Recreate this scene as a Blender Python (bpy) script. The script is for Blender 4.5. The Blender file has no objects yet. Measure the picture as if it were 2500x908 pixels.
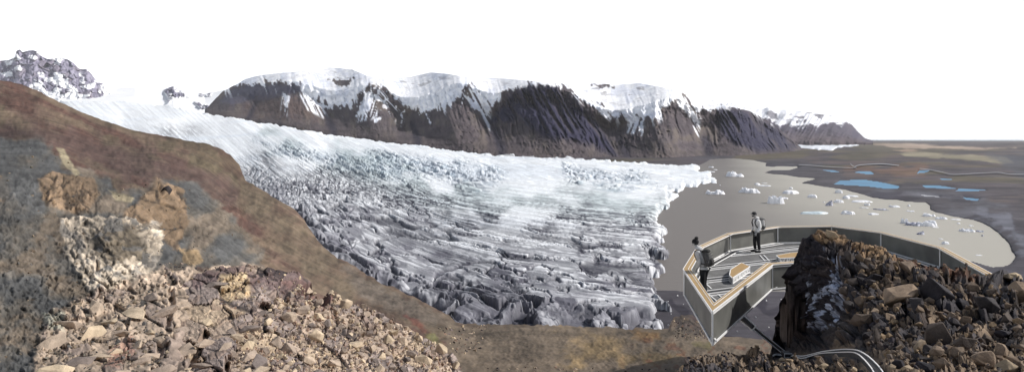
import bpy, bmesh, math, random
import numpy as np
from mathutils import Vector, Matrix, Euler
random.seed(7); RS = np.random.RandomState(11)
SC = bpy.context.scene; COL = SC.collection
F, CX, HY, HC = 1500.0, 1250.0, 338.0, 150.0       # focal length in photo pixels, principal column, horizon row, eye height
def W(x, y, D): return np.stack([(x-CX)/F*D, D+0*x, HC+(HY-y)/F*D], -1)
def Wv(x, y, D): return Vector(((x-CX)/F*D, D, HC+(HY-y)/F*D))
def Dz(y, z): return (HC-z)*F/(y-HY)                 # depth at which a level surface of height z is seen on row y
def lin(c):
    c = np.asarray(c, float)/255.0
    return np.where(c <= .04045, c/12.92, ((c+.055)/1.055)**2.4)
HAZE = 0.75e-5
ALB = 0.80                                            # photo colour of a sunlit surface -> base colour
def A(r, g, b, k=1.0): return lin((r, g, b))*ALB*k

# ------------------------------------------------------------------ noise
def _h(ix, iy, iz, s):
    n = (ix.astype(np.int64)*374761393 + iy.astype(np.int64)*668265263 + iz.astype(np.int64)*2147483647 + s*1274126177) & 0xffffffff
    n = ((n ^ (n >> 13))*1274126177) & 0xffffffff
    n = ((n ^ (n >> 16))*2246822519) & 0xffffffff
    return ((n ^ (n >> 15)) & 0xffffff)/float(0xffffff)
def noise(P, s=0):
    P = np.asarray(P, float); i = np.floor(P); f = P-i; f = f*f*f*(f*(f*6-15)+10)
    ix, iy, iz = i[..., 0], i[..., 1], i[..., 2]; r = 0
    for a in (0, 1):
        for b in (0, 1):
            for c in (0, 1):
                w = (f[..., 0] if a else 1-f[..., 0])*(f[..., 1] if b else 1-f[..., 1])*(f[..., 2] if c else 1-f[..., 2])
                r = r + w*_h(ix+a, iy+b, iz+c, s)
    return r*2-1
def fbm(P, o=5, s=0, g=.5):
    r = 0; a = 1; t = 0
    for k in range(o):
        r = r+a*noise(P*(2.03**k)+k*7.3, s+k); t += a; a *= g
    return r/t*1.6
def sst(a, b, x):
    t = np.clip((x-a)/(b-a), 0, 1); return t*t*(3-2*t)
def worley(P, s=0):
    b = np.floor(P); d1 = np.full(P.shape[:-1], 9e9); d2 = d1.copy()
    cid = np.zeros(P.shape); fp = np.zeros(P.shape)
    for ox in (-1, 0, 1):
        for oy in (-1, 0, 1):
            for oz in (-1, 0, 1):
                c = b+np.array([ox, oy, oz])
                q = c+np.stack([_h(c[..., 0], c[..., 1], c[..., 2], s+j) for j in (1, 2, 3)], -1)
                d = ((P-q)**2).sum(-1)
                m = d < d1
                d2 = np.where(m, d1, np.minimum(d2, d))
                cid = np.where(m[..., None], c, cid); fp = np.where(m[..., None], q, fp)
                d1 = np.where(m, d, d1)
    return np.sqrt(d1), np.sqrt(d2), cid, fp
def facets(P, s=0, fo=.2):                                   # tilted random planes, one per cell: broken rock
    d1, d2, c, q = worley(P, s)
    g = np.stack([_h(c[..., 0], c[..., 1], c[..., 2], s+j)-.5 for j in (11, 12, 13)], -1)
    r = _h(c[..., 0], c[..., 1], c[..., 2], s+17)
    e = d2-d1; return (((P-q)*g*2.2).sum(-1)+(r-.5)*.6+.5)*sst(0, fo, e)-.35, r, e
# ------------------------------------------------------------------ interpolation helpers
def tps(pts, mode='log'):
    p = np.array(pts, float); X = p[:, :2]/500.0
    v = np.log(p[:, 2]) if mode == 'log' else (1/p[:, 2] if mode == 'inv' else p[:, 2])
    n = len(p)
    def U(a, b):
        r2 = ((a[:, None]-b[None])**2).sum(-1); return .5*r2*np.log(r2+1e-12)
    K = np.zeros((n+3, n+3)); K[:n, :n] = U(X, X)+np.eye(n)*1e-4
    K[:n, n] = 1; K[:n, n+1:] = X; K[n, :n] = 1; K[n+1:, :n] = X.T
    w = np.linalg.solve(K, np.concatenate([v, [0, 0, 0]]))
    def f(x, y):
        sh = np.broadcast(x, y).shape
        Q = np.stack([np.broadcast_to(x, sh).ravel(), np.broadcast_to(y, sh).ravel()], -1)/500.0
        out = np.empty(len(Q))
        for k in range(0, len(Q), 20000):
            q = Q[k:k+20000]; out[k:k+20000] = U(q, X)@w[:n]+w[n]+q@w[n+1:]
        out = out.reshape(sh)
        return np.exp(out) if mode == 'log' else (1/out if mode == 'inv' else out)
    return f
def curve(pts):
    p = np.array(pts, float)
    return lambda x: np.interp(x, p[:, 0], p[:, 1])
def sdist(x, y, poly):                                # signed distance (px), + inside
    poly = np.array(poly, float); n = len(poly); d = np.full(x.shape, 1e9); ins = np.zeros(x.shape, bool)
    for i in range(n):
        ax, ay = poly[i]; bx, by = poly[(i+1) % n]; ex, ey = bx-ax, by-ay
        t = np.clip(((x-ax)*ex+(y-ay)*ey)/(ex*ex+ey*ey+1e-9), 0, 1)
        d = np.minimum(d, np.hypot(x-ax-t*ex, y-ay-t*ey))
        if by != ay: ins ^= ((ay > y) != (by > y)) & (x < (bx-ax)*(y-ay)/(by-ay)+ax)
    return np.where(ins, d, -d)
def polymask(x, y, poly, soft=10, n=None, namp=12):
    d = sdist(x, y, poly)
    if n is not None: d = d+n*namp
    return sst(-soft, soft, d)
# ------------------------------------------------------------------ scene helpers
def tag(o, label=None, cat=None, group=None, kind=None):
    if label: o['label'] = label
    if cat: o['category'] = cat
    if group: o['group'] = group
    if kind: o['kind'] = kind
    return o
def empty(name, loc, rz=0):
    o = bpy.data.objects.new(name, None); COL.objects.link(o); o.location = loc; o.rotation_euler = (0, 0, rz); o.empty_display_size = .3
    return o
def link(name, me, mat=None, parent=None):
    o = bpy.data.objects.new(name, me); COL.objects.link(o)
    if mat: me.materials.append(mat)
    if parent: o.parent = parent
    return o
def np_mesh(name, V, Q, C=None, smooth=True):
    me = bpy.data.meshes.new(name); V = np.asarray(V, np.float32); Q = np.asarray(Q, np.int32)
    me.vertices.add(len(V)); me.vertices.foreach_set('co', V.ravel())
    k = Q.shape[1]; me.loops.add(Q.size); me.loops.foreach_set('vertex_index', Q.ravel())
    me.polygons.add(len(Q)); me.polygons.foreach_set('loop_start', np.arange(0, Q.size, k, dtype=np.int32))
    me.polygons.foreach_set('loop_total', np.full(len(Q), k, np.int32))
    me.polygons.foreach_set('use_smooth', np.full(len(Q), smooth))
    me.update(calc_edges=True); me.validate()
    if C is not None:
        a = me.color_attributes.new('Col', 'FLOAT_COLOR', 'POINT')
        cc = np.ones((len(V), 4), np.float32); cc[:, :3] = np.clip(C, 0, 1).reshape(-1, 3)
        a.data.foreach_set('color', cc.ravel())
    return me
def gridq(nr, nc):
    i = np.arange(nr*nc).reshape(nr, nc)
    return np.stack([i[:-1, :-1], i[1:, :-1], i[1:, 1:], i[:-1, 1:]], -1).reshape(-1, 4)
def gnormals(P):
    du = np.gradient(P, axis=1); dv = np.gradient(P, axis=0)
    n = np.cross(dv, du); n /= np.linalg.norm(n, axis=-1, keepdims=True)+1e-12
    s = np.sign((n*(P-np.array([0, 0, HC]))).sum(-1, keepdims=True)); s[s == 0] = 1
    return -n*s                                       # towards the viewer's side
# ------------------------------------------------------------------ materials
def nodes(name):
    m = bpy.data.materials.new(name); m.use_nodes = True
    nt = m.node_tree; b = nt.nodes['Principled BSDF']; return m, nt, b
def vmat(name, nscale, amt=.35, bump=.02, bscale=None, rough=.9, spec=.2, detail=12):
    m, nt, b = nodes(name); L = nt.links.new
    at = nt.nodes.new('ShaderNodeAttribute'); at.attribute_name = 'Col'
    g = nt.nodes.new('ShaderNodeNewGeometry')
    n = nt.nodes.new('ShaderNodeTexNoise'); n.inputs['Scale'].default_value = nscale; n.inputs['Detail'].default_value = detail; n.inputs['Roughness'].default_value = .82
    L(g.outputs['Position'], n.inputs['Vector'])
    mr = nt.nodes.new('ShaderNodeMapRange'); mr.inputs[1].default_value = .3; mr.inputs[2].default_value = .7
    mr.inputs[3].default_value = 1-amt; mr.inputs[4].default_value = 1+amt; L(n.outputs['Fac'], mr.inputs[0])
    mx = nt.nodes.new('ShaderNodeVectorMath'); mx.operation = 'SCALE'; L(at.outputs['Color'], mx.inputs[0]); L(mr.outputs[0], mx.inputs['Scale'])
    L(mx.outputs[0], b.inputs['Base Color']); b.inputs['Roughness'].default_value = rough; b.inputs['Specular IOR Level'].default_value = spec
    if bump:
        n2 = nt.nodes.new('ShaderNodeTexNoise'); n2.inputs['Scale'].default_value = bscale or nscale*2; n2.inputs['Detail'].default_value = detail; n2.inputs['Roughness'].default_value = .65
        L(g.outputs['Position'], n2.inputs['Vector'])
        bp = nt.nodes.new('ShaderNodeBump'); bp.inputs['Distance'].default_value = bump; bp.inputs['Strength'].default_value = 1
        L(n2.outputs['Fac'], bp.inputs['Height']); L(bp.outputs[0], b.inputs['Normal'])
    return m
def pmat(name, c, rough=.7, spec=.3, nscale=None, amt=.2, c2=None, stretch=None, bump=0, metal=0):
    m, nt, b = nodes(name); L = nt.links.new
    b.inputs['Roughness'].default_value = rough; b.inputs['Specular IOR Level'].default_value = spec; b.inputs['Metallic'].default_value = metal
    c = tuple(c); d = tuple(c2) if c2 is not None else tuple(v*(1-amt) for v in c)
    tc = nt.nodes.new('ShaderNodeTexCoord'); mp = nt.nodes.new('ShaderNodeMapping'); L(tc.outputs['Object'], mp.inputs[0])
    if stretch: mp.inputs['Scale'].default_value = stretch
    n = nt.nodes.new('ShaderNodeTexNoise'); n.inputs['Scale'].default_value = nscale or 3; n.inputs['Detail'].default_value = 6; L(mp.outputs[0], n.inputs['Vector'])
    r = nt.nodes.new('ShaderNodeValToRGB'); r.color_ramp.elements[0].position = .35; r.color_ramp.elements[1].position = .65
    r.color_ramp.elements[0].color = (*d, 1); r.color_ramp.elements[1].color = (*c, 1)
    L(n.outputs['Fac'], r.inputs[0]); L(r.outputs[0], b.inputs['Base Color'])
    if bump:
        bp = nt.nodes.new('ShaderNodeBump'); bp.inputs['Distance'].default_value = bump; L(n.outputs['Fac'], bp.inputs['Height']); L(bp.outputs[0], b.inputs['Normal'])
    return m

# ------------------------------------------------------------------ relief builder
def grid_xy(x0, x1, step, top, bot, nr, p=1.0, pre=None):
    xs = np.arange(x0, x1+step, step)
    if pre is not None: xs = np.concatenate([np.arange(pre, x0-6, 14.), xs])
    xs = xs*1.0; t = np.linspace(0, 1, nr)**p
    X = np.broadcast_to(xs, (nr, len(xs))).copy(); yt, yb = top(xs), bot(xs)
    return X, yt[None]+(yb-yt)[None]*t[:, None]
def bandfrac(P, D, lo, hi, ratio, s=0, kind='fbm', lams=None, aniso=None):
    """fractal displacement: octaves are used where they are between lo and hi photo pixels wide"""
    out = np.zeros(D.shape); px = D/F; an = np.array(aniso if aniso is not None else (1, 1, 1))
    st_ = np.maximum(np.linalg.norm(np.gradient(P, axis=0)*an, axis=-1), 1e-6)
    lmin = math.log2(px.min()*lo); lmax = math.log2(px.max()*hi)
    for k in range(int(math.floor(lmin)), int(math.ceil(lmax))+1):
        lam = 2.0**k; sz = lam/px
        w = sst(lo*.6, lo*1.3, sz)*(1-sst(hi*.7, hi*1.4, sz))
        w = w*sst(1.6, 3.6, lam/st_)
        if w.max() <= 0: continue
        m = w > 0; Q = P[m]/lam
        if aniso is not None: Q = Q*np.array(aniso)
        if kind == 'fbm': v = noise(Q, s+k)
        elif kind == 'ridge': v = 1-2*np.abs(noise(Q, s+k)*1.3)
        else: v = facets(Q, s+k)[0]
        out[m] += v*w[m]*lam*ratio
    return out
def back_rows(P, steps):
    rows = [P[0]]
    for (dy, dz) in steps:
        r = rows[-1].copy(); u = r[:, :2]/np.linalg.norm(r[:, :2], axis=1, keepdims=True)
        r[:, :2] += u*np.asarray(dy).reshape(-1, 1) if np.ndim(dy) else u*dy
        r[:, 2] += dz; rows.append(r)
    return np.stack(rows[1:][::-1])
def finish(name, P, C, mat, back=None, smooth=True):
    if back is not None:
        B = back_rows(P, back); P = np.concatenate([B, P]); C = np.concatenate([np.repeat(C[:1], len(B), 0), C])
    nr, nc = P.shape[:2]
    return link(name, np_mesh(name, P.reshape(-1, 3), gridq(nr, nc), C.reshape(-1, 3), smooth), mat)
def mixc(C, c, w): return C*(1-w[..., None])+np.asarray(c)*w[..., None]

# ================================================================== outlines traced from the photograph (pixels of the 2500 x 908 frame)
LAGOON = [(1712,402),(1735,390),(1790,388),(1835,392),(1870,399),(1866,408),(1900,407),(1945,408),(1930,413),(1880,416),(1862,422),(1900,428),(1935,431),(1990,436),(1970,442),(1950,448),(1985,452),(2030,459),(2070,466),(2110,477),(2130,484),(2160,487),(2210,492),(2260,496),(2270,502),(2270,512),(2285,520),(2320,527),(2370,537),(2400,545),(2425,560),(2450,582),(2466,598),(2470,615),(2479,626),(2470,642),(2450,650),(2425,652),(2390,644),(2370,638),(2330,660),(2200,680),(2050,700),(1920,712),(1800,708),(1700,714),(1590,708),(1560,712),(1500,700),(1480,600),(1500,500),(1600,430)]
PONDS = [("large turquoise pond with straight banks on the dark moraine", [(2035,450),(2052,441),(2110,439),(2150,445),(2198,455),(2190,461),(2160,461),(2115,455),(2060,452)], 1),
 ("long turquoise pond with a ragged pale end, right of the large one", [(2250,453),(2300,454),(2335,460),(2405,463),(2408,465),(2360,468),(2330,467),(2340,462),(2262,459)], 1),
 ("small blue pond beside the orange marsh", [(2100,418),(2125,418),(2135,425),(2118,426),(2085,421)], 1),
 ("narrow blue pool at the right edge of the orange marsh", [(2245,416),(2270,416),(2262,421),(2238,424)], 1),
 ("thin blue pool on the dark spit by the lagoon", [(2005,415),(2035,416),(2055,421),(2030,420)], 1),
 ("small blue puddle above the ragged turquoise pond", [(2295,436),(2330,437),(2320,440),(2300,440)], 1),
 ("pale silty pool on the moraine near the lagoon shore", [(2245,475),(2290,479),(2295,481),(2260,480)], 0),
 ("pale blue silty pool right of the grey one near the shore", [(2350,482),(2392,486),(2385,491),(2360,488)], 1)]
GLACIER = [(-300,180),(100,236),(300,238),(400,245),(500,266),(600,283),(700,298),(800,316),(900,331),(1000,343),(1100,356),(1200,370),(1300,376),(1400,380),(1500,386),(1600,393),(1690,396),(1712,402),(1708,410),(1737,413),(1740,424),(1757,434),(1748,441),(1722,442),(1700,449),(1672,450),(1668,460),(1632,461),(1658,469),(1650,478),(1634,482),(1634,494),(1612,505),(1604,518),(1588,528),(1632,548),(1630,562),(1604,582),(1618,600),(1588,618),(1612,640),(1584,662),(1606,688),(1592,712),(1626,736),(1606,752),(1642,772),(1606,800),(1590,870),(-300,870)]

# ================================================================== world, sun, camera
SUN = Vector((0.78, 0.06, 0.60)).normalized()
w = bpy.data.worlds.new("World"); SC.world = w; w.use_nodes = True; nt = w.node_tree; L = nt.links.new
bg = nt.nodes['Background']; sky = nt.nodes.new('ShaderNodeTexSky'); sky.sky_type = 'NISHITA'; sky.sun_disc = False
sky.sun_elevation = math.asin(SUN.z); sky.sun_rotation = math.atan2(SUN.x, SUN.y); sky.dust_density = 3; sky.air_density = 1.2
tc = nt.nodes.new('ShaderNodeTexCoord'); sp = nt.nodes.new('ShaderNodeSeparateXYZ'); L(tc.outputs['Generated'], sp.inputs[0])
mr = nt.nodes.new('ShaderNodeMapRange'); mr.interpolation_type = 'SMOOTHSTEP'
mr.inputs[1].default_value = .235; mr.inputs[2].default_value = .36; mr.inputs[3].default_value = 1; mr.inputs[4].default_value = 0; L(sp.outputs['Z'], mr.inputs[0])
mx = nt.nodes.new('ShaderNodeMix'); mx.data_type = 'RGBA'; L(mr.outputs[0], mx.inputs[0]); L(sky.outputs[0], mx.inputs[6]); mx.inputs[7].default_value = (19.5, 19.8, 20.2, 1)
L(mx.outputs[2], bg.inputs[0]); bg.inputs[1].default_value = .07
sd = bpy.data.lights.new('sun', 'SUN'); sd.energy = 4.2; sd.angle = math.radians(.5); sd.color = (1, .972, .93)
so = bpy.data.objects.new('sun', sd); COL.objects.link(so); so.rotation_euler = SUN.to_track_quat('Z', 'Y').to_euler(); so.location = (0, 0, 400)
cam = bpy.data.cameras.new('camera'); co = bpy.data.objects.new('camera', cam); COL.objects.link(co); SC.camera = co
co.location = (0, 0, HC); co.rotation_euler = (math.pi/2, 0, 0); cam.sensor_width = 36; cam.lens = 36*F/2500; cam.shift_y = -116/2500
cam.clip_start = .1; cam.clip_end = 600000
SC.view_settings.view_transform = 'Standard'; SC.view_settings.look = 'None'; SC.view_settings.exposure = 0; SC.view_settings.gamma = 1

# ================================================================== the plain
def build_ground():
    X, Y = grid_xy(-500, 3000, 3.0, curve([(-500, 341.7), (3000, 341.7)]), curve([(-500, 960), (3000, 960)]), 270, 1.35)
    D = Dz(Y, 0.0); P = W(X, Y, D)
    n1 = fbm(P/np.array([900., 900., 1]), 6, 3); n2 = fbm(np.stack([X/30, Y/10, 0*X], -1), 5, 9)
    ins = sdist(X, Y, LAGOON)+n2*1.5
    pond = np.full(X.shape, -99.)
    for _, p, _k in PONDS: pond = np.maximum(pond, sdist(X, Y, p))
    z = 3+bandfrac(P, D, 8, 90, .028, 5)*sst(352, 420, Y)*(1-.4*sst(500, 560, Y))
    flat = np.maximum(sst(-14, 0, ins), sst(-5, 0, pond)); z = z*(1-flat)+1.2*flat; z = np.maximum(z, 1.0)
    z = z*(1-sst(-1.5, 1.5, ins))-4*sst(-1.5, 1.5, ins)
    z = np.where(pond > 0, -.6, z)
    P[..., 2] = z
    # base colours
    st = fbm(np.stack([X/260, Y/9, 0*X], -1), 5, 21); st2 = fbm(np.stack([X/70, Y/4, 0*X], -1), 5, 31)
    C = np.zeros(P.shape)+A(84, 78, 84)
    C = mixc(C, A(98, 87, 86), sst(-.1, .5, st)*.9); C = mixc(C, A(74, 70, 78), sst(.0, .5, -st2)*.9)
    C = mixc(C, A(104, 98, 72), sst(.05, .5, fbm(np.stack([X/150, Y/8, 0*X+5], -1), 4, 77))*.5*(1-sst(440, 470, Y)))
    near = polymask(X, Y, [(1700,385),(1840,382),(1990,402),(2100,440),(2330,470),(2450,500),(2620,560),(2620,960),(1500,960),(1500,700),(1900,700),(2300,690),(2100,500),(1900,440),(1800,395)], 12, n2, 10)
    C = mixc(C, A(80, 78, 86), near*.85)
    C = mixc(C, A(97, 97, 106), near*sst(.1, .6, fbm(np.stack([X/90, Y/25, 0*X], -1), 5, 91)))
    C = mixc(C, A(58, 56, 68), near*sst(.15, .5, -fbm(np.stack([X/120, Y/14, 0*X+3], -1), 5, 95))*.8)
    for poly, c, k, so_ in [([(2060,412),(2090,408),(2160,412),(2220,405),(2265,408),(2250,424),(2200,428),(2130,422),(2080,420)], A(120,94,80), .75, 9),
                         ([(2190,376),(2260,372),(2330,378),(2450,384),(2475,398),(2440,402),(2380,392),(2300,388),(2210,382)], A(158,150,128), .95, 3),
                         ([(2130,352),(2190,350),(2290,356),(2400,360),(2480,362),(2400,366),(2280,364),(2180,360)], A(186,166,150), .9, 2.5),
                         ([(2090,344),(2130,349),(2120,352),(2085,350)], A(200,190,185), .6, 2),
                         ([(2180,367),(2230,366),(2250,369),(2200,371)], A(190,165,145), .7, 2),
                         ([(2410,380),(2620,370),(2620,470),(2470,420)], A(84,88,100), .7, 10),
                         ([(1820,372),(1960,368),(2000,380),(1900,392),(1790,388)], A(102,94,76), .8, 6)]:
        C = mixc(C, c, polymask(X, Y, poly, so_, n2, so_)*k)
    C = mixc(C, A(60, 56, 60), polymask(X, Y, [(2250,393),(2330,388),(2450,408),(2620,415),(2620,422),(2440,414),(2320,396)], 4, n2, 4)*.5)
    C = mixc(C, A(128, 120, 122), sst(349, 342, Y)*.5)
    C = mixc(C, A(62, 60, 70), polymask(X, Y, [(2370,536),(2430,556),(2470,590),(2486,626),(2470,650),(2430,662),(2380,652),(2440,700),(2560,700),(2560,560),(2400,520)], 8, n2, 8)*.7)
    C = mixc(C, A(150, 155, 170), polymask(X, Y, [(2380,520),(2440,548),(2475,585),(2500,620),(2520,600),(2450,530)], 12, n2*2, 14)*.35)
    # dark slate moraine below the deck, with darker bands
    sl = polymask(X, Y, [(1585,706),(1950,700),(1950,850),(1560,850)], 5)
    C = mixc(C, A(80, 77, 84), sl*.9)
    C = mixc(C, A(50, 47, 58), sl*sst(.45, .75, np.sin((X*.55-Y*.8)/11+fbm(np.stack([X/60, Y/60, 0*X], -1), 3, 5)*2.2))*.8)
    C *= (1+.22*st2)[..., None]
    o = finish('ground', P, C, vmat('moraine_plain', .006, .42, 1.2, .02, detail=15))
    tag(o, 'wide dark brown moraine plain reaching to the sea horizon', 'ground', kind='structure')
build_ground()
def flat_poly(name, poly, z, mat, sub=1):
    pts = [Wv(x, y, Dz(y, z)) for x, y in poly]
    bm = bmesh.new(); vs = [bm.verts.new(p) for p in pts]; bm.faces.new(vs); bmesh.ops.triangulate(bm, faces=bm.faces[:])
    for f in bm.faces:
        if f.normal.z < 0: f.normal_flip()
    me = bpy.data.meshes.new(name); bm.to_mesh(me); bm.free(); return link(name, me, mat)
def water_mat(name, c, c2, rough, nscale, dirv=None):
    m, nt, b = nodes(name); L = nt.links.new
    g = nt.nodes.new('ShaderNodeNewGeometry'); n = nt.nodes.new('ShaderNodeTexNoise'); n.inputs['Scale'].default_value = nscale; n.inputs['Detail'].default_value = 4
    L(g.outputs['Position'], n.inputs['Vector'])
    fac = n.outputs['Fac']
    if dirv:                                          # sun glint painted into the colour: water paler towards one side
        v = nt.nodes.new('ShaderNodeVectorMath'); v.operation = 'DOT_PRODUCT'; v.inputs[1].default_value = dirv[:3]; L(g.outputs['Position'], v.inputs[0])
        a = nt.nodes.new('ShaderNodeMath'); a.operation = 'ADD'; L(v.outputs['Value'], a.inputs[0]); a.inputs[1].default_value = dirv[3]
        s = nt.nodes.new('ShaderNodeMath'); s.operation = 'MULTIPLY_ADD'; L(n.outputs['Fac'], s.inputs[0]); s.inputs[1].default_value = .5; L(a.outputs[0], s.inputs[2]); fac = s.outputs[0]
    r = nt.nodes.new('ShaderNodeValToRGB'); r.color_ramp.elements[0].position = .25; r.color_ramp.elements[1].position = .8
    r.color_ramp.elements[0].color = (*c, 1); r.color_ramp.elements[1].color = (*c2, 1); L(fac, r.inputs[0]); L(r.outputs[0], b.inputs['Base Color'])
    b.inputs['Roughness'].default_value = rough; b.inputs['Specular IOR Level'].default_value = .04
    n2 = nt.nodes.new('ShaderNodeTexNoise'); n2.inputs['Scale'].default_value = .12; n2.inputs['Detail'].default_value = 5; L(g.outputs['Position'], n2.inputs['Vector'])
    bp = nt.nodes.new('ShaderNodeBump'); bp.inputs['Distance'].default_value = .25; L(n2.outputs['Fac'], bp.inputs['Height']); L(bp.outputs[0], b.inputs['Normal'])
    return m
lag = [(1700,386),(1880,386),(2000,402),(2020,450),(2300,486),(2340,515),(2440,545),(2500,600),(2500,660),(2400,672),(1450,760),(1400,560),(1500,440)]
tag(flat_poly('lagoon_water', lag, 0, water_mat('silty_water_with_glint', A(138,133,130,.9), A(194,190,180,.96), .5, .0016, (1/520, -.35/520, 0, .02))), 'calm silty grey-beige lagoon water dotted with ice', 'lagoon', kind='structure')
pm = water_mat('turquoise_water', A(16,104,150,1.1), A(34,136,180,1.1), .35, .01); pg = water_mat('pale_silt_water', A(170,172,180), A(190,190,195), .4, .01)
for lb, p, k in PONDS:
    c = np.mean(p, 0); q = [(c[0]+(x-c[0])*1.02+.0, c[1]+(y-c[1])*1.12) for x, y in p]
    tag(flat_poly('pond_water', q, .45, pm if k else pg), lb, 'pond', kind='structure')
# braided river
def ribbon(name, pts, z, wpx, mat, parent=None):
    V = []; Fc = []
    for i, (x, y) in enumerate(pts):
        D = Dz(y, z); D1, D2 = Dz(y-wpx*.5, z), Dz(y+wpx*.5, z); V += [tuple(Wv(x, y-wpx*.5, D1)), tuple(Wv(x, y+wpx*.5, D2))]
        if i: Fc.append((2*i-2, 2*i-1, 2*i+1, 2*i))
    me = bpy.data.meshes.new(name); me.from_pydata(V, [], Fc); me.update(); return link(name, me, mat, parent)
def smooth_line(pts, n=8):
    p = np.array(pts, float); t = np.arange(len(p)); tt = np.linspace(0, len(p)-1, n*(len(p)-1)+1)
    out = []
    for u in tt:
        i = min(int(u), len(p)-2); f = u-i; p0 = p[max(i-1, 0)]; p1 = p[i]; p2 = p[i+1]; p3 = p[min(i+2, len(p)-1)]
        out.append(.5*((2*p1)+(-p0+p2)*f+(2*p0-5*p1+4*p2-p3)*f*f+(-p0+3*p1-3*p2+p3)*f**3))
    return out
rv = water_mat('river_water', A(140,144,152), A(165,166,170), .4, .01)
tag(ribbon('river', smooth_line([(2245,411),(2270,414),(2300,420),(2322,425),(2350,425),(2400,422),(2440,421),(2470,425),(2560,426)]), 9, 1.0, rv), 'thin pale river winding across the plain on the right', 'river', kind='structure')
tag(ribbon('river', smooth_line([(2076,399),(2082,405),(2092,410),(2086,408),(2100,403),(2150,400),(2195,404)]), 9, 1.6, rv), 'short pale river bend above the orange marsh', 'river', kind='structure')
tag(ribbon('river', smooth_line([(1950,402),(1985,404),(2020,407),(2060,409),(2090,410)]), 9, .9, rv), 'faint pale stream running from the lagoon to the river bend', 'river', kind='structure')
# the sea, a sheet above the far end of the plain
me = bpy.data.meshes.new('sea'); a0, a1 = 36000., 61000.
me.from_pydata([(-9e4, a0*1.3, 7), (.56*a0, a0*1.25, 7), (.75*a0, a0, 7), (.95e5, a0*.93, 7), (1.0e5, a1, 7), (-9e4, a1, 7)], [], [(0, 1, 2, 3, 4, 5)]); me.update()
tag(link('sea', me, pmat('sea_water', A(176, 200, 222), .4, .3)), 'pale blue strip of sea along the horizon', 'sea', kind='structure')

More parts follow.
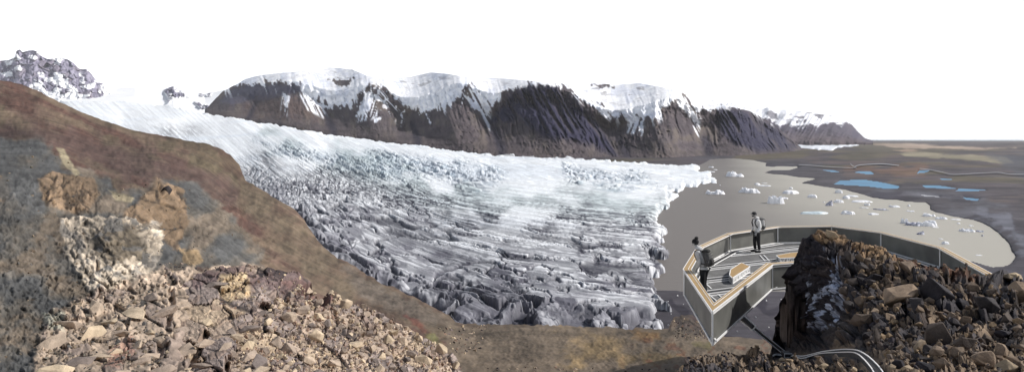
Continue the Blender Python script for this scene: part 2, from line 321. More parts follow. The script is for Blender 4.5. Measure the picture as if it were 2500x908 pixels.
# ================================================================== glacier
def build_glacier():
    ctrl = [(150,243,12200),(300,243,12000),(450,255,10300),(150,290,8000),(450,290,7700),(300,290,7800),(600,285,7900),(800,318,6200),(1000,345,5400),(450,330,5500),(560,362,3900),(1200,372,4700),
            (1400,382,Dz(382,28)),(1600,395,Dz(395,15)),(1700,400,3339),(600,400,2700),(700,480,1215),(800,600,698),(1200,600,715),(1200,780,448),(1550,780,458),(1550,600,773),
            (1200,450,1580),(1500,450,1741),(1600,480,Dz(480,12)),(1000,400,2419),(800,360,3950),(1300,400,2782),(1500,395,Dz(395,20)),(1100,790,438),(600,600,687),(600,800,390),
            (1750,430,Dz(430,9)),(1620,560,Dz(560,10)),(1600,700,Dz(700,10)),(1760,600,Dz(600,6)),(1760,800,Dz(800,6)),(0,600,800),(0,350,5500),(0,800,420),(1000,700,555),(400,400,2600)]
    df = tps(ctrl, 'inv')
    X, Y = grid_xy(110, 1772, 1.75, curve([(60,232),(200,235),(300,237),(400,243),(500,262),(600,279),(700,294),(800,312),(900,327),(1000,339),(1100,352),(1200,366),(1300,372),(1400,376),(1500,383),(1600,390),(1690,394),(1780,398)]),
                   curve([(60, 860), (1780, 860)]), 370, 1.15)
    D = df(X, Y); D = np.clip(np.where(D <= 0, 15000, D), 350, 15000); P = W(X, Y, D)
    dirt = tps([(x, y, v+5) for x, y, v in [(300,300,0),(500,280,0),(900,345,0),(1200,385,0),(1500,400,0),(1700,410,0),(560,370,.25),(620,410,.62),(700,400,.3),(650,440,.85),(720,500,1),(800,440,.45),(800,520,1),(850,600,1),
            (900,500,.75),(900,430,.25),(1000,470,.35),(1000,400,.05),(1000,560,.85),(1100,640,.95),(1100,520,.5),(1200,470,.15),(1200,560,.6),(1300,500,.3),(1300,600,.75),(1300,440,.05),(1200,700,.8),(1200,780,1),
            (1400,540,.5),(1400,640,.75),(1500,480,.1),(1500,540,.45),(1500,640,.7),(1600,440,0),(1600,560,.5),(1600,700,.9),(1550,780,1),(1400,780,1),(1000,750,1),(800,360,.08),(750,370,.2)]], 'lin')(X, Y)-5
    nb = fbm(np.stack([X/60, Y/35, 0*X], -1), 5, 44); dirt = np.clip(dirt+nb*.22+.5*sst(540, 620, Y)*sst(1530, 1610, X), 0, 1)
    wb = sst(960, 1230, X+Y*.1+nb*60)
    xg = np.arange(0, 1901, 10.); slope = np.interp(xg, [0, 560, 700, 850, 1000, 1150, 1300, 1600, 1900], [.9, .9, .72, .55, .42, .28, .17, .12, .10]); gg = np.cumsum(slope)*10; gg -= np.interp(1050, xg, gg)
    yg = np.arange(200, 900, 2.); Sg = np.clip((yg-325)/250, .46, 1.7); Tg = np.cumsum(2/Sg)
    S = np.interp(Y, yg, Sg); T = np.interp(Y, yg, Tg); G = np.interp(X, xg, gg)
    def cells(ln, wd, s, k=1., jag=.35):
        u = X/(ln*S)+nb*.5; v = T/wd-k*G/(wd*S); q_ = np.stack([u, v, 0*u], -1); j = np.stack([noise(q_*1.7, s+71), noise(q_*1.7+5, s+72)*.8, 0*u], -1)*jag
        return facets(q_+j, s)
    fA, rA, eA = cells(84, 12, 900, 1, .3); fB, rB, eB = cells(38, 6.5, 910, .7, .3); fC, rC, eC = cells(120, 62, 920, -.55); fM, rM, eM = cells(46, 58, 930, .6)
    cre = np.clip(np.maximum(sst(.20, .05, eA), sst(.24, .08, eB)*.7), 0, 1); big = sst(.07, .015, eC)*sst(.35, .75, dirt); rough = bandfrac(P, D, 5, 50, .05, 70, 'fbm')
    zamp = sst(0.05, .6, dirt); far = sst(7000, 3000, D)
    # the broken margin of tall blocks next to the rock
    _m = np.maximum(polymask(X, Y, [(735,500),(800,585),(900,645),(1000,705),(1110,700),(1250,700),(1360,745),(1610,755),(1620,860),(1100,860),(700,560)], 10, nb, 12), 0)
    marg = polymask(X, Y, [(735,500),(800,585),(900,645),(1000,705),(1110,700),(1250,700),(1360,745),(1610,755),(1620,860),(1100,860),(700,560)], 10, nb, 12)
    z = P[..., 2]+D/F*(fA*2.7+fB*1.5)*(.10+.90*zamp)*far*(.35+.65*sst(6800, 2600, D))-D/F*big*7+rough*(.35+.65*zamp)*far*.9
    # ice-fall belts in the white part
    belt = polymask(X, Y, [(900,370),(1050,380),(1240,420),(1180,470),(1060,440),(930,410)], 15, nb, 15)+polymask(X, Y, [(1380,410),(1560,425),(1600,450),(1540,470),(1400,440)], 12, nb, 15)+polymask(X, Y, [(620,340),(760,360),(960,420),(1000,450),(900,430),(700,385)], 15, nb, 15)
    z += bandfrac(P, D, 4, 22, .2, 170, 'ridge')*np.clip(belt, 0, 1)
    z += D/F*(fM*30)*marg; z += D/F*(fA*5+fB*5)*np.clip(belt, 0, 1); ck = sst(.16, .03, eM)*marg
    P[..., 2] = z
    ins = sdist(X, Y, GLACIER)+nb*2.5+(fM*16+fA*4+nb*5)*sst(500, 560, Y)+fbm(np.stack([X/9, Y/7, 0*X], -1), 3, 66)*3
    e = sst(-1, 3.2, ins)*(.75+.25*sst(3, 12, ins)); P[..., 2] = np.where(Y < 560+0*X, P[..., 2], P[..., 2]); P[..., 2] = P[..., 2]*e-6*(1-e)
    white = A(246, 250, 254, 1.16); blue = A(200, 220, 232, 1.12)
    C = np.zeros(P.shape)+white
    C = mixc(C, A(232, 240, 250, 1.15), sst(0, .6, fbm(P/500., 4, 12))*.5)
    teal = polymask(X, Y, [(640,340),(800,350),(1000,400),(1060,460),(1180,500),(1100,540),(950,470),(800,400),(660,370)], 30, nb, 30)+polymask(X, Y, [(1050,470),(1250,460),(1500,480),(1620,500),(1560,540),(1200,520)], 25, nb, 25)
    C = mixc(C, A(204, 219, 222, 1.1), np.clip(teal, 0, 1)*(.35+.5*sst(-.2, .5, nb)))
    C = mixc(C, A(165, 190, 205), np.clip(belt, 0, 1)*sst(.1, .6, fbm(P/40., 4, 3))*.6)
    C = mixc(C, A(222, 224, 230, 1.05), sst(.2, .95, dirt)*.9)
    C *= (1+.22*(rA-.5)+.16*(rB-.5))[..., None]; dk = cre*sst(.05, .55, dirt)*(.7+.3*sst(-.3, .3, nb))
    C = mixc(C, A(58, 58, 74), dk*.95); C = mixc(C, A(58, 58, 70), big*.8); C = mixc(C, A(116, 116, 126), marg*.45); C = mixc(C, A(50, 50, 62), ck*.85)
    C = mixc(C, A(150, 166, 184), cre*(1-sst(.02, .4, dirt))*(.25+.45*np.clip(belt, 0, 1))*sst(8000, 4000, D))
    C = mixc(C, A(134, 133, 144), sst(.55, 1, dirt)*sst(-.25, .5, fbm(np.stack([X/45, Y/18, 0*X], -1), 5, 88))*.5)
    strat = np.sin(P[..., 2]*1.6+fbm(P/12., 3, 5)*3)*.5+.5
    C = mixc(C, A(104, 104, 114), marg*(.15+.35*strat))
    mor = polymask(X, Y, [(420,262),(520,272),(640,292),(800,320),(900,334),(870,333),(760,315),(640,296),(500,275)], 1.3, nb, 1.0)
    C = mixc(C, A(100, 96, 104), mor*.8)
    mor = polymask(X, Y, [(1195,371),(1330,380),(1440,387),(1300,380),(1200,374)], 1.3, nb, 1.0); C = mixc(C, A(96, 92, 100), mor*.8)
    o = finish('glacier', P, C, vmat('glacier_ice', .03, .16, .8, .12, rough=.7, spec=.3))
    tag(o, 'broad white glacier tongue with grey dirt-filled crevasses running down to the lagoon', 'glacier', kind='structure')
build_glacier()

# ================================================================== mountains
def gully_field(X, Y, gl):
    """position between neighbouring gullies, 0 at a gully and 1 on the spur between two of them"""
    cols = np.stack([np.interp(Y, [g[0][1], g[1][1]], [g[0][0], g[1][0]]) for g in gl], 0)
    u = np.ones(X.shape)
    for i in range(len(gl)-1):
        a, b = cols[i], cols[i+1]; m = (X >= a) & (X < b); t = (X-a)/(b-a+1e-6)
        u = np.where(m, 1-np.abs(2*t-1), u)
    return u
def build_range():
    top = curve([(500,268),(512,258),(530,238),(545,222),(575,208),(600,192),(640,184),(700,177),(760,169),(800,164),(860,170),(900,186),(950,191),(1000,189),(1050,177),(1090,180),(1150,190),(1220,191),(1290,197),(1340,203),(1400,206),(1450,202),(1500,208),(1560,203),(1600,210),(1650,220),(1700,239),(1750,246),(1780,260),(1800,264),(1830,272),(1870,292),(1900,315),(1930,337),(1955,360),(1975,372)])
    bot = curve([(500,276),(600,296),(700,312),(800,330),(900,346),(1000,358),(1100,371),(1200,384),(1300,393),(1400,399),(1500,404),(1600,408),(1700,404),(1800,396),(1900,388),(1975,384)])
    X, Y = grid_xy(500, 1975, 2.0, top, bot, 150)
    crest = curve([(500,268),(545,226),(590,211),(650,206),(715,203),(742,197),(800,238),(850,222),(905,199),(950,228),(985,255),(1050,236),(1125,193),(1160,214),(1195,252),(1240,222),(1290,206),(1350,211),(1400,232),(1440,255),(1485,285),(1530,268),(1590,262),(1640,227),(1680,250),(1710,290),(1745,268),(1780,261),(1830,272),(1880,300),(1930,337),(1975,372)])
    yc = crest(X); yb = bot(X); k_ = np.exp(-np.linspace(-2, 2, 33)**2); k_ /= k_.sum(); k2_ = np.exp(-np.linspace(-2, 2, 91)**2); k2_ /= k2_.sum(); yc2 = np.convolve(np.pad(crest(X[0]), 45, mode='edge'), k2_, 'valid')[None]-4; ycs = np.convolve(np.pad(crest(X[0]), 16, mode='edge'), k_, 'valid')[None]
    Db = np.interp(X, [500,700,900,1000,1200,1400,1600,1800,1975], [8600,7000,6050,5550,4830,4600,4400,5100,6300])
    h = np.clip((yb-Y)/(yb-ycs), 0, 1); above = np.clip((yc2-Y)/60, 0, 1.3)
    gl = [((500,230),(500,300)),((640,215),(600,300)),((775,235),(815,320)),((985,245),(1022,345)),((1188,280),(1222,360)),((1487,282),(1535,390)),((1708,295),(1735,385)),((1975,270),(1990,400))]
    u = gully_field(X, Y, gl)
    spur = (u**1.15)*(1-.55*h)
    P0 = np.stack([X*3.2, Y*3.2, 0*X], -1)
    D = Db*(1+.30*h**1.1)+(1-spur)*430*sst(0, .35, h)*(1-sst(.7, 1, h))+above*2300+0*spur
    sk = polymask(X, Y, [(1195,300),(1250,225),(1290,206),(1360,211),(1430,265),(1480,330),(1520,390),(1430,350),(1330,335),(1260,300)], 12)
    sk2 = polymask(X, Y, [(1735,300),(1760,264),(1830,272),(1900,315),(1955,365),(1850,370),(1790,350)], 10)
    crag = np.maximum(sk, sk2)
    wv = fbm(P0/120., 3, 8)*6
    rid = 1-2*np.abs(noise(np.stack([(X-(Y-200)*.28+wv)/13, Y/75, 0*X], -1), 5)); rid2 = 1-2*np.abs(noise(np.stack([(X-(Y-200)*.28+wv)/5.5, Y/40, 0*X], -1), 6))
    ridc = 1-2*np.abs(noise(np.stack([(X-(Y-200)*.62+wv*.6)/10, Y/60, 0*X+3], -1), 15))
    D = D-(rid*27+rid2*20)*sst(.05, .5, h)*(1-.75*above)*(1-crag)-crag*(ridc*64+rid2*36)
    D = D+facets(np.stack([X/10, Y/13, 0*X], -1), 4)[0]*24*(1-np.clip(above, 0, 1))
    P = W(X, Y, D); P[..., 2] += bandfrac(P, D, 3, 40, .05, 90)*(1-.8*above)
    P[..., 2] -= sst(1, 0, (yb-Y)/8)*30
    n = fbm(P0/60., 5, 33); nf = fbm(P0/16., 4, 35); ng = fbm(np.stack([(X-(Y-200)*.28+wv)/9, Y/60, 0*X], -1), 4, 37)
    C = np.zeros(P.shape)+A(104, 96, 99)
    C = mixc(C, A(86, 78, 84), sst(-.2, .5, n)*.8); C = mixc(C, A(118, 108, 100), sst(.1, .6, -n)*.6)
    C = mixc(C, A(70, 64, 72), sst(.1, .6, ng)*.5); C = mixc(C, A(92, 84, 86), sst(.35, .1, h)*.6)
    lay = np.sin((Y*1.0+n*4)/2.6); C *= (1+.10*lay*sst(.6, .2, h))[..., None]
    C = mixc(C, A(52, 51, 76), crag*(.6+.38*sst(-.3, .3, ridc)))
    cl = polymask(X, Y, [(535,250),(560,220),(600,208),(690,207),(745,198),(770,215),(650,245),(560,255)], 6, nf, 5); C = mixc(C, A(92, 92, 112), cl*.85)
    C = mixc(C, A(130, 100, 76), polymask(X, Y, [(590,245),(720,235),(800,290),(700,285),(600,275)], 14, nf, 16)*.22)
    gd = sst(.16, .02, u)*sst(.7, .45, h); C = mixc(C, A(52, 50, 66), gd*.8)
    # snow: a snow line per column, broken by gullies and ribs
    sl = curve([(500,250),(545,214),(590,205),(700,203),(735,205),(750,232),(800,256),(830,262),(860,252),(890,218),(908,206),(940,222),(985,262),(1010,270),(1060,268),(1110,246),(1135,212),(1165,214),(1195,262),(1215,240),(1250,215),(1290,203),(1350,206),(1390,218),(1440,245),(1480,268),(1510,282),(1545,288),(1600,284),(1625,262),(1650,232),(1680,245),(1705,272),(1730,270),(1750,258),(1790,258),(1830,262),(1975,340)])
    s0 = sl(X)-Y
    snow = sst(-2.5, 2.5, s0+nf*5+(ng*16+rid*6)*sst(40, 0, np.abs(s0)))
    strk = np.zeros(X.shape)
    for poly in [[(870,285),(885,240),(900,222),(912,222),(915,240),(905,262),(890,282)],[(905,225),(925,240),(950,255),(920,245)],[(1020,245),(1035,262),(1050,300),(1035,275)],[(1040,262),(1020,268),(1026,278),(1045,270)],[(1150,215),(1180,235),(1196,270),(1190,285),(1170,250)],[(1125,225),(1160,250),(1190,285),(1155,262)],
                 [(1640,235),(1680,258),(1706,290),(1700,302),(1670,270)],[(1655,245),(1690,285),(1672,275)],[(1540,285),(1555,290),(1540,312),(1533,305)],[(1440,245),(1480,265),(1490,290),(1460,272)],[(1400,225),(1440,240),(1470,270),(1430,252)],[(1560,290),(1572,295),(1566,330),(1560,318)],[(690,228),(705,235),(700,262),(693,250)],[(930,285),(912,292),(916,300),(932,292)],[(1080,260),(1040,268),(1020,275),(1055,262)],[(755,240),(800,262),(790,262),(760,252)]]:
        strk = np.maximum(strk, sst(-1.4, 1.4, sdist(X, Y, poly)+nf*3+rid2*2.6-.6))
    for poly, k in [([(1150,205),(1180,220),(1200,262),(1196,320),(1170,275),(1140,225)], .55), ([(1660,232),(1690,245),(1712,290),(1706,345),(1680,300),(1645,245)], .55), ([(925,215),(975,245),(990,275),(960,270),(920,240)], .9), ([(1400,215),(1450,240),(1495,285),(1490,300),(1440,268),(1390,235)], .9), ([(1130,210),(1145,225),(1130,260),(1115,262)], -.2),
                    ([(735,205),(760,240),(800,268),(790,290),(750,270),(730,235)], .5), ([(690,225),(712,235),(700,285),(685,270)], -.15), ([(1535,275),(1575,288),(1555,330),(1530,325)], -.4), ([(890,225),(915,225),(925,290),(870,300)], -.3)]:
        ln_ = 1-np.abs(noise(np.stack([(X-(Y-200)*k)/4.6, (Y)/85, 0*X+k*9], -1), 83))*2.3
        strk = np.maximum(strk, sst(.38, .62, ln_+nf*.12)*sst(-3, 5, sdist(X, Y, poly)))
    ribs = sst(.5, .72, ng)*sst(-34, -4, s0)*sst(4, -4, s0)
    spots = sst(.55, .7, fbm(np.stack([X/7, Y/9, 0*X], -1), 3, 57))*sst(-62, -30, s0)*.9*(np.abs(X-930) < 60)
    snow = np.clip(np.maximum(np.maximum(snow, strk), np.maximum(ribs, spots))*(1-crag*.92*sst(-8, 6, Y-crest(X))), 0, 1)
    rockin = sst(.35, .55, fbm(np.stack([X/22, Y/8, 0*X], -1), 4, 63)+np.where((X > 600) & (X < 760), .12, -.12))*above*sst(2, 14, Y-top(X))
    snow *= 1-.85*rockin
    rk = np.maximum(polymask(X, Y, [(800,192),(850,196),(862,192),(850,212),(820,210)], 2, nf, 5), polymask(X, Y, [(1445,208),(1480,204),(1500,214),(1460,214)], 2, nf, 4)); snow *= 1-rk
    sc = A(248, 250, 255, 1.2)*np.ones(P.shape); sc = mixc(sc, A(215, 222, 240, 1.15), sst(0, .6, n)*.5)
    C = C*(1-snow[..., None])+sc*snow[..., None]
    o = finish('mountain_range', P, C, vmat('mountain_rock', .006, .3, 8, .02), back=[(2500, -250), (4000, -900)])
    tag(o, 'long brown mountain range with snowy tops and dark gullied crags behind the glacier', 'mountain range', kind='structure')
build_range()
def build_far_mountain():
    top = curve([(1640,226),(1700,240),(1760,248),(1800,256),(1830,263),(1860,268),(1875,262),(1890,270),(1920,268),(1960,272),(2000,279),(2030,283),(2060,293),(2080,305),(2095,322),(2112,338),(2130,343)])
    bot = curve([(1640,352),(2000,352),(2130,349)])
    X, Y = grid_xy(1640, 2130, 1.8, top, bot, 80); h = np.clip((bot(X)-Y)/(bot(X)-top(X)), 0, 1)
    rid = 1-2*np.abs(noise(np.stack([(X+(Y-300)*.6)/9, Y/50, 0*X], -1), 5)); n = fbm(np.stack([X/18, Y/14, 0*X], -1), 5, 2)
    D = 14500+4000*h**1.2-rid*110*sst(0, .4, h)-200*fbm(np.stack([X/30, Y/18, 0*X], -1), 4, 7)
    P = W(X, Y, D); P[..., 2] -= sst(.08, 0, h)*120
    C = np.zeros(P.shape)+A(94, 88, 104); C = mixc(C, A(70, 66, 90), sst(-.2, .5, n)*.7); C = mixc(C, A(110, 94, 92), sst(.5, .1, h)*.5)
    sl = curve([(1640,340),(1820,300),(1850,292),(1900,298),(1940,305),(1975,300),(1990,312),(2020,300),(2060,298),(2075,303),(2130,330)])
    s = sst(-3, 3, sl(X)-Y+n*12+rid*4); s *= 1-.8*polymask(X, Y, [(1865,275),(1880,266),(1895,280),(1900,292),(1880,290)], 3, n, 5)
    s *= 1-.8*sst(.3, .5, fbm(np.stack([X/25, Y/7, 0*X], -1), 4, 12))*sst(1900, 1940, X)
    C = C*(1-s[..., None])+A(246, 248, 255, 1.2)*s[..., None]
    o = finish('snowy_mountain', P, C, vmat('far_rock', .002, .15, 8, .005), back=[(3000, -200), (4000, -1200)])
    tag(o, 'distant snow-capped mountain sloping down to the plain, right of the main range', 'mountain', kind='structure')
    # outlet glacier at its foot
    poly = [(1948,351),(1975,353),(2005,352),(2050,352),(2080,351),(2102,352),(2075,355),(2045,357),(2032,364),(2005,362),(1985,361),(1955,358)]
    X, Y = grid_xy(1935, 2115, 1.8, curve([(1935,349),(2115,349)]), curve([(1935,368),(2115,368)]), 30)
    D = Dz(Y, 25.); P = W(X, Y, D); e = sst(-1, 1, sdist(X, Y, poly)+fbm(np.stack([X/9, Y/4, 0*X], -1), 3, 3)); P[..., 2] = 25*e-12+noise(P/60., 3)*5*e
    C = np.zeros(P.shape)+A(236, 240, 248, 1.15); C = mixc(C, A(160, 165, 175), sst(.1, .6, fbm(np.stack([X/14, Y/2, 0*X], -1), 4, 3))*.6)
    tag(finish('outlet_glacier', P, C, bpy.data.materials['glacier_ice']), 'small flat white glacier snout at the foot of the far snowy mountain', 'glacier', kind='structure')
build_far_mountain()
def build_far_peak():
    top = curve([(-120,165),(-40,160),(0,149),(22,147),(36,140),(40,125),(48,121),(55,128),(70,124),(82,123),(92,127),(100,137),(116,145),(128,143),(150,141),(166,146),(180,155),(192,168),(202,170),(212,169),(222,180),(236,198),(255,206),(265,214),(280,222),(300,232),(330,240)])
    bot = curve([(-120, 262), (330, 258)])
    X, Y = grid_xy(-120, 330, 1.8, top, bot, 90); h = np.clip((bot(X)-Y)/(bot(X)-top(X)+1e-6), 0, 1)
    f1, r1, _ = facets(np.stack([X/16, Y/12, 0*X], -1), 3); f2, r2, _ = facets(np.stack([X/6, Y/5, 0*X], -1), 9); n = fbm(np.stack([X/20, Y/14, 0*X], -1), 5, 8)
    hs = np.abs(top(X)-Y) > 2
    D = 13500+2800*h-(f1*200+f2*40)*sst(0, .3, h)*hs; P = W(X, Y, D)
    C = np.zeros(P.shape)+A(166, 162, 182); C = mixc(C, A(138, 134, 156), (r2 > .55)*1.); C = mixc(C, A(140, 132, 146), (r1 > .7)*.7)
    s = sst(-.06, .06, n+.62*sst(170, 225, Y+X*-.02-20)-.28+.5*(f1)*.6+.25*sst(.95, .8, h)*0)
    s = np.maximum(s, sst(-3, 3, Y-curve([(-120,205),(0,196),(60,212),(120,222),(190,236),(240,236),(280,232),(330,240)])(X)+n*10))
    C = C*(1-s[..., None])+A(250, 251, 255, 1.2)*s[..., None]
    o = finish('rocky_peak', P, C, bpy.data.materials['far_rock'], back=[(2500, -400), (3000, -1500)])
    tag(o, 'jagged grey rocky peak streaked with snow above the left hillside', 'mountain', kind='structure')
    # snowfield between the peak and the range, with a small nunatak
    top = curve([(150,228),(270,217),(330,214),(400,219),(412,214),(425,210),(436,220),(460,222),(500,229),(540,222),(580,212),(640,200)])
    X, Y = grid_xy(150, 640, 1.8, top, curve([(150,275),(400,275),(520,290),(640,305)]), 50); h = (Y-top(X))/(curve([(150,262),(640,300)])(X)-top(X))
    n = fbm(np.stack([X/25, Y/9, 0*X], -1), 5, 18); D = 17500-6800*np.clip(h, 0, 1)**.8
    nun = polymask(X, Y, [(402,222),(415,212),(425,211),(440,222),(462,238),(430,240),(412,243)], 3, n, 3)+polymask(X, Y, [(475,250),(500,252),(512,262),(490,263)], 2, n, 4)+polymask(X, Y, [(405,243),(418,245),(412,252)], 2, n, 2)+.7*polymask(X, Y, [(485,228),(515,226),(515,236),(490,234)], 2, n, 5)
    f2, r2, _ = facets(np.stack([X/7, Y/6, 0*X], -1), 9); D = D-nun*500*(1+f2); P = W(X, Y, D)
    C = np.zeros(P.shape)+A(250, 252, 255, 1.2); C = mixc(C, A(140, 138, 160), np.clip(nun, 0, 1)*sst(-.2, .2, r2-.35+n*.4))
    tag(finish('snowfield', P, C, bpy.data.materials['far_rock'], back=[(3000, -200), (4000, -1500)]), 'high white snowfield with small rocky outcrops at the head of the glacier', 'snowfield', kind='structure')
build_far_peak()

# ================================================================== left hillside and the near ground
HT = [(-1500,60),(-80,182),(0,195),(50,205),(100,226),(150,252),(200,275),(260,298),(330,320),(420,336),(480,346),(530,358),(562,376),(585,405),(600,442),(650,470),(700,500),(742,532),(765,575),(790,605),(830,632),(870,652),(930,692),(1000,717),(1050,742),(1090,765),(1112,785),(1150,790),(1230,792),(1300,792),(1400,795),(1500,800),(1600,803),(1632,800),(1645,774),(1690,770),(1715,780),(1745,800),(1770,822),(1850,826),(1900,830),(2000,835),(2620,860)]
HD = [(-80,182,720),(0,195,700),(150,252,650),(330,320,560),(530,358,520),(600,440,420),(700,500,330),(765,575,240),(830,632,190),(930,692,140),(1050,742,110),(1112,785,95),(1300,795,85),(1500,802,80),(1690,790,66),(1850,827,58),
      (0,262,350),(0,330,150),(100,340,120),(0,430,30),(0,600,12),(-80,908,5.2),(0,908,5.5),(200,440,40),(170,520,22),(300,440,56),(400,450,66),(300,600,14),(300,720,10),(300,908,5.5),(250,380,150),(450,420,150),(500,480,110),
      (450,560,46),(600,600,70),(600,520,150),(700,620,100),(800,680,90),(600,700,30),(500,640,20),(500,720,12),(500,908,6),(800,760,40),(900,780,55),(1000,800,55),(1100,830,50),(1300,850,45),(1300,908,30),(1100,908,28),
      (1500,850,45),(1500,908,28),(1700,860,32),(1700,908,18),(1850,860,30),(1900,908,14),(2300,870,30),(2600,908,20)]
hdf = tps(HD); GR = {}
def shade_clefts(X, Y):  # dark cracks and a cast shadow, both added as narrow cuts in the shape
    m = np.zeros(X.shape)
    for p in ([(406,706),(424,704),(427,740),(414,802),(400,802),(412,742)], [(499,810),(513,818),(494,862),(470,905),(450,902),(478,850)], [(383,828),(404,836),(398,868),(380,880)], [(548,880),(562,884),(556,915),(545,915)], [(383,455),(392,450),(398,478),(412,486),(404,490),(386,480)], [(236,628),(244,660),(232,664)]):
        m = np.maximum(m, sst(-1.5, 3.5, sdist(X, Y, p)))
    return m
def build_hillside():
    ht_ = lambda x: curve(HT)(x)+(noise(np.stack([x/24, 0*x, 0*x], -1), 5)*3.2+noise(np.stack([x/8, 0*x, 0*x], -1), 6)*1.8)*np.interp(x, [0, 500, 620, 2300], [.35, .5, 1, 1])
    X, Y = grid_xy(-80, 2300, 2.2, ht_, curve([(-80, 935), (2300, 935)]), 300, pre=-1500)
    D = np.clip(hdf(np.maximum(X, -80), Y), 3.5, 900); P = W(X, Y, D); N = gnormals(P)
    n1 = fbm(np.stack([X/70, Y/50, 0*X], -1), 5, 41); n2 = fbm(np.stack([X/22, Y/16, 0*X], -1), 5, 42); ns = fbm(np.stack([(X+Y*.2)/90, (Y-X*.42)/16, 0*X], -1), 5, 43)
    rock = np.clip(polymask(X, Y, [(95,440),(130,425),(230,435),(245,470),(215,515),(170,518),(110,500)], 6, n2, 8)+polymask(X, Y, [(320,500),(385,440),(450,470),(462,540),(430,610),(385,590),(300,530)], 6, n2, 8)
                  +polymask(X, Y, [(145,530),(260,528),(390,548),(402,600),(350,690),(230,720),(190,680),(160,620)], 6, n2, 8)*.7+polymask(X, Y, [(120,760),(230,718),(400,658),(620,650),(700,690),(800,760),(1000,935),(60,935)], 10, n2, 14)
                  +.8*polymask(X, Y, [(1630,812),(1645,768),(1715,770),(1770,825),(1700,830)], 6, n2, 5)*.5, 0, 1)
    mid = polymask(X, Y, [(-80,440),(600,470),(700,640),(560,700),(300,760),(120,935),(-80,935)], 30, n1, 20)
    AN = (1, .3, 1)
    disp = bandfrac(P, D, 5, 60, .05, 150, 'fbm', aniso=AN)*(.8+.6*mid)
    fd, rr, ed = facets(np.stack([(X+n1*30)/52, (Y+n1*20)/38, 0*X], -1), 77, .1); fd2, rr2, ed2 = facets(np.stack([(X+n2*6)/15, (Y+n2*5)/11, 0*X], -1), 78)
    n4 = fbm(np.stack([X/7, Y/5, 0*X], -1), 3, 46); n5 = fbm(np.stack([X/18, Y/11, 0*X+4], -1), 3, 47); fd3, rr3, ed3 = facets(np.stack([(X+n2*8)/30, (Y+n2*6)/19, 0*X], -1), 79, .15); nlow = sst(0, 14, Y-curve(HT)(X)); vd_ = P-np.array([0, 0, HC]); vd_ /= np.linalg.norm(vd_, axis=-1, keepdims=True); N = N*.22-vd_*1.0
    disp += D/F*(rock*(fd*19+fd2*3+9)+(n5*7+n4*4)*(.6+.4*mid)*nlow+(fd2*3+fd3*8)*mid*nlow)*(1.25)-D/F*34*shade_clefts(X, Y)
    P = P+N*disp[..., None]
    # narrow cuts in the slabs stand for dark cracks and a cast shadow
    C = np.zeros(P.shape)+A(120, 96, 82)
    C = mixc(C, A(134, 114, 92), sst(-.1, .5, ns)*.8); C = mixc(C, A(104, 72, 62), sst(0, .45, -ns)*.8); C = mixc(C, A(106, 100, 72), sst(.2, .6, n1)*.45)
    redp = [(-80,300),(60,305),(200,330),(400,385),(560,430),(600,462),(640,500),(560,500),(430,450),(300,440),(230,400),(120,350),(-80,345)]
    C = mixc(C, A(100, 78, 72), polymask(X, Y, redp, 16, n2, 18)*.8)
    C = mixc(C, A(84, 62, 52), polymask(X, Y, [(520,360),(560,372),(600,440),(640,475),(600,480),(560,420)], 8, n2, 8)*.6)
    grey = [(-80,345),(60,340),(95,335),(120,362),(150,405),(250,425),(290,470),(420,440),(480,448),(560,520),(640,610),(640,650),(530,655),(400,665),(380,700),(230,720),(150,765),(110,935),(-80,935)]
    gm = polymask(X, Y, grey, 8, n2, 12); C = mixc(C, A(112, 107, 100), gm); C = mixc(C, A(94, 96, 98), gm*sst(-.1, .4, n1)*.8); C = mixc(C, A(138, 122, 104), gm*sst(.1, .5, -n1)*.8)
    C = mixc(C, A(120, 104, 84), polymask(X, Y, [(590,445),(650,468),(765,575),(830,632),(1112,785),(1130,850),(1000,800),(880,745),(760,700),(700,640),(640,560),(580,500)], 12, n2, 14)*(.65+.35*sst(-.3, .3, n1)))
    C = mixc(C, A(118, 108, 98), polymask(X, Y, [(840,650),(1000,730),(1100,790),(1000,780),(880,720)], 12, n2, 12)*.7)
    C = mixc(C, A(156, 130, 102), polymask(X, Y, [(95,440),(130,425),(230,435),(245,470),(215,515),(170,518),(110,500)], 4, n2, 7))
    C = mixc(C, A(142, 118, 92), polymask(X, Y, [(320,500),(385,440),(450,470),(462,540),(430,610),(385,590),(300,530)], 5, n2, 10))
    cr = polymask(X, Y, [(145,530),(260,528),(390,548),(402,600),(350,690),(230,722),(205,690),(160,620)], 3, n2, 9); C = mixc(C, A(226, 208, 184, 1.1), cr)
    C = mixc(C, A(140, 126, 106), cr*polymask(X, Y, [(215,560),(300,545),(365,570),(350,640),(270,650),(235,640)], 6, n2, 22)*.95)
    C = mixc(C, A(122, 122, 122), cr*sst(.15, .4, n2)*.7)
    C = mixc(C, A(176, 162, 130), polymask(X, Y, [(138,362),(155,366),(195,425),(188,432),(160,410)], 3, n2, 3)); C = mixc(C, A(176, 162, 130), polymask(X, Y, [(262,462),(330,484),(322,496),(285,488)], 3, n2, 4))
    C = mixc(C, A(196, 164, 118), polymask(X, Y, [(440,610),(480,612),(495,640),(470,650),(445,640)], 4, n2, 8)*.8)
    slab = polymask(X, Y, [(120,760),(230,718),(400,658),(620,650),(700,690),(800,760),(1000,935),(70,935)], 6, n2, 12); C = mixc(C, A(208, 184, 160, 1.1), slab)
    _q = 0; nearr = sst(40, 22, D)
    C = C*(1+(rock*(rr-.5)*.5+nearr*(rr2-.5)*.35)[..., None]); C = mixc(C, A(126, 112, 112), slab*(rr > .6)*.6); C = mixc(C, A(206, 150, 126), slab*polymask(X, Y, [(250,900),(270,850),(320,830),(330,860),(290,900)], 8, n2, 9)*.6)
    C = mixc(C, A(196, 200, 180), polymask(X, Y, [(105,765),(150,757),(150,800),(120,800)], 5, n2, 14)*.6)
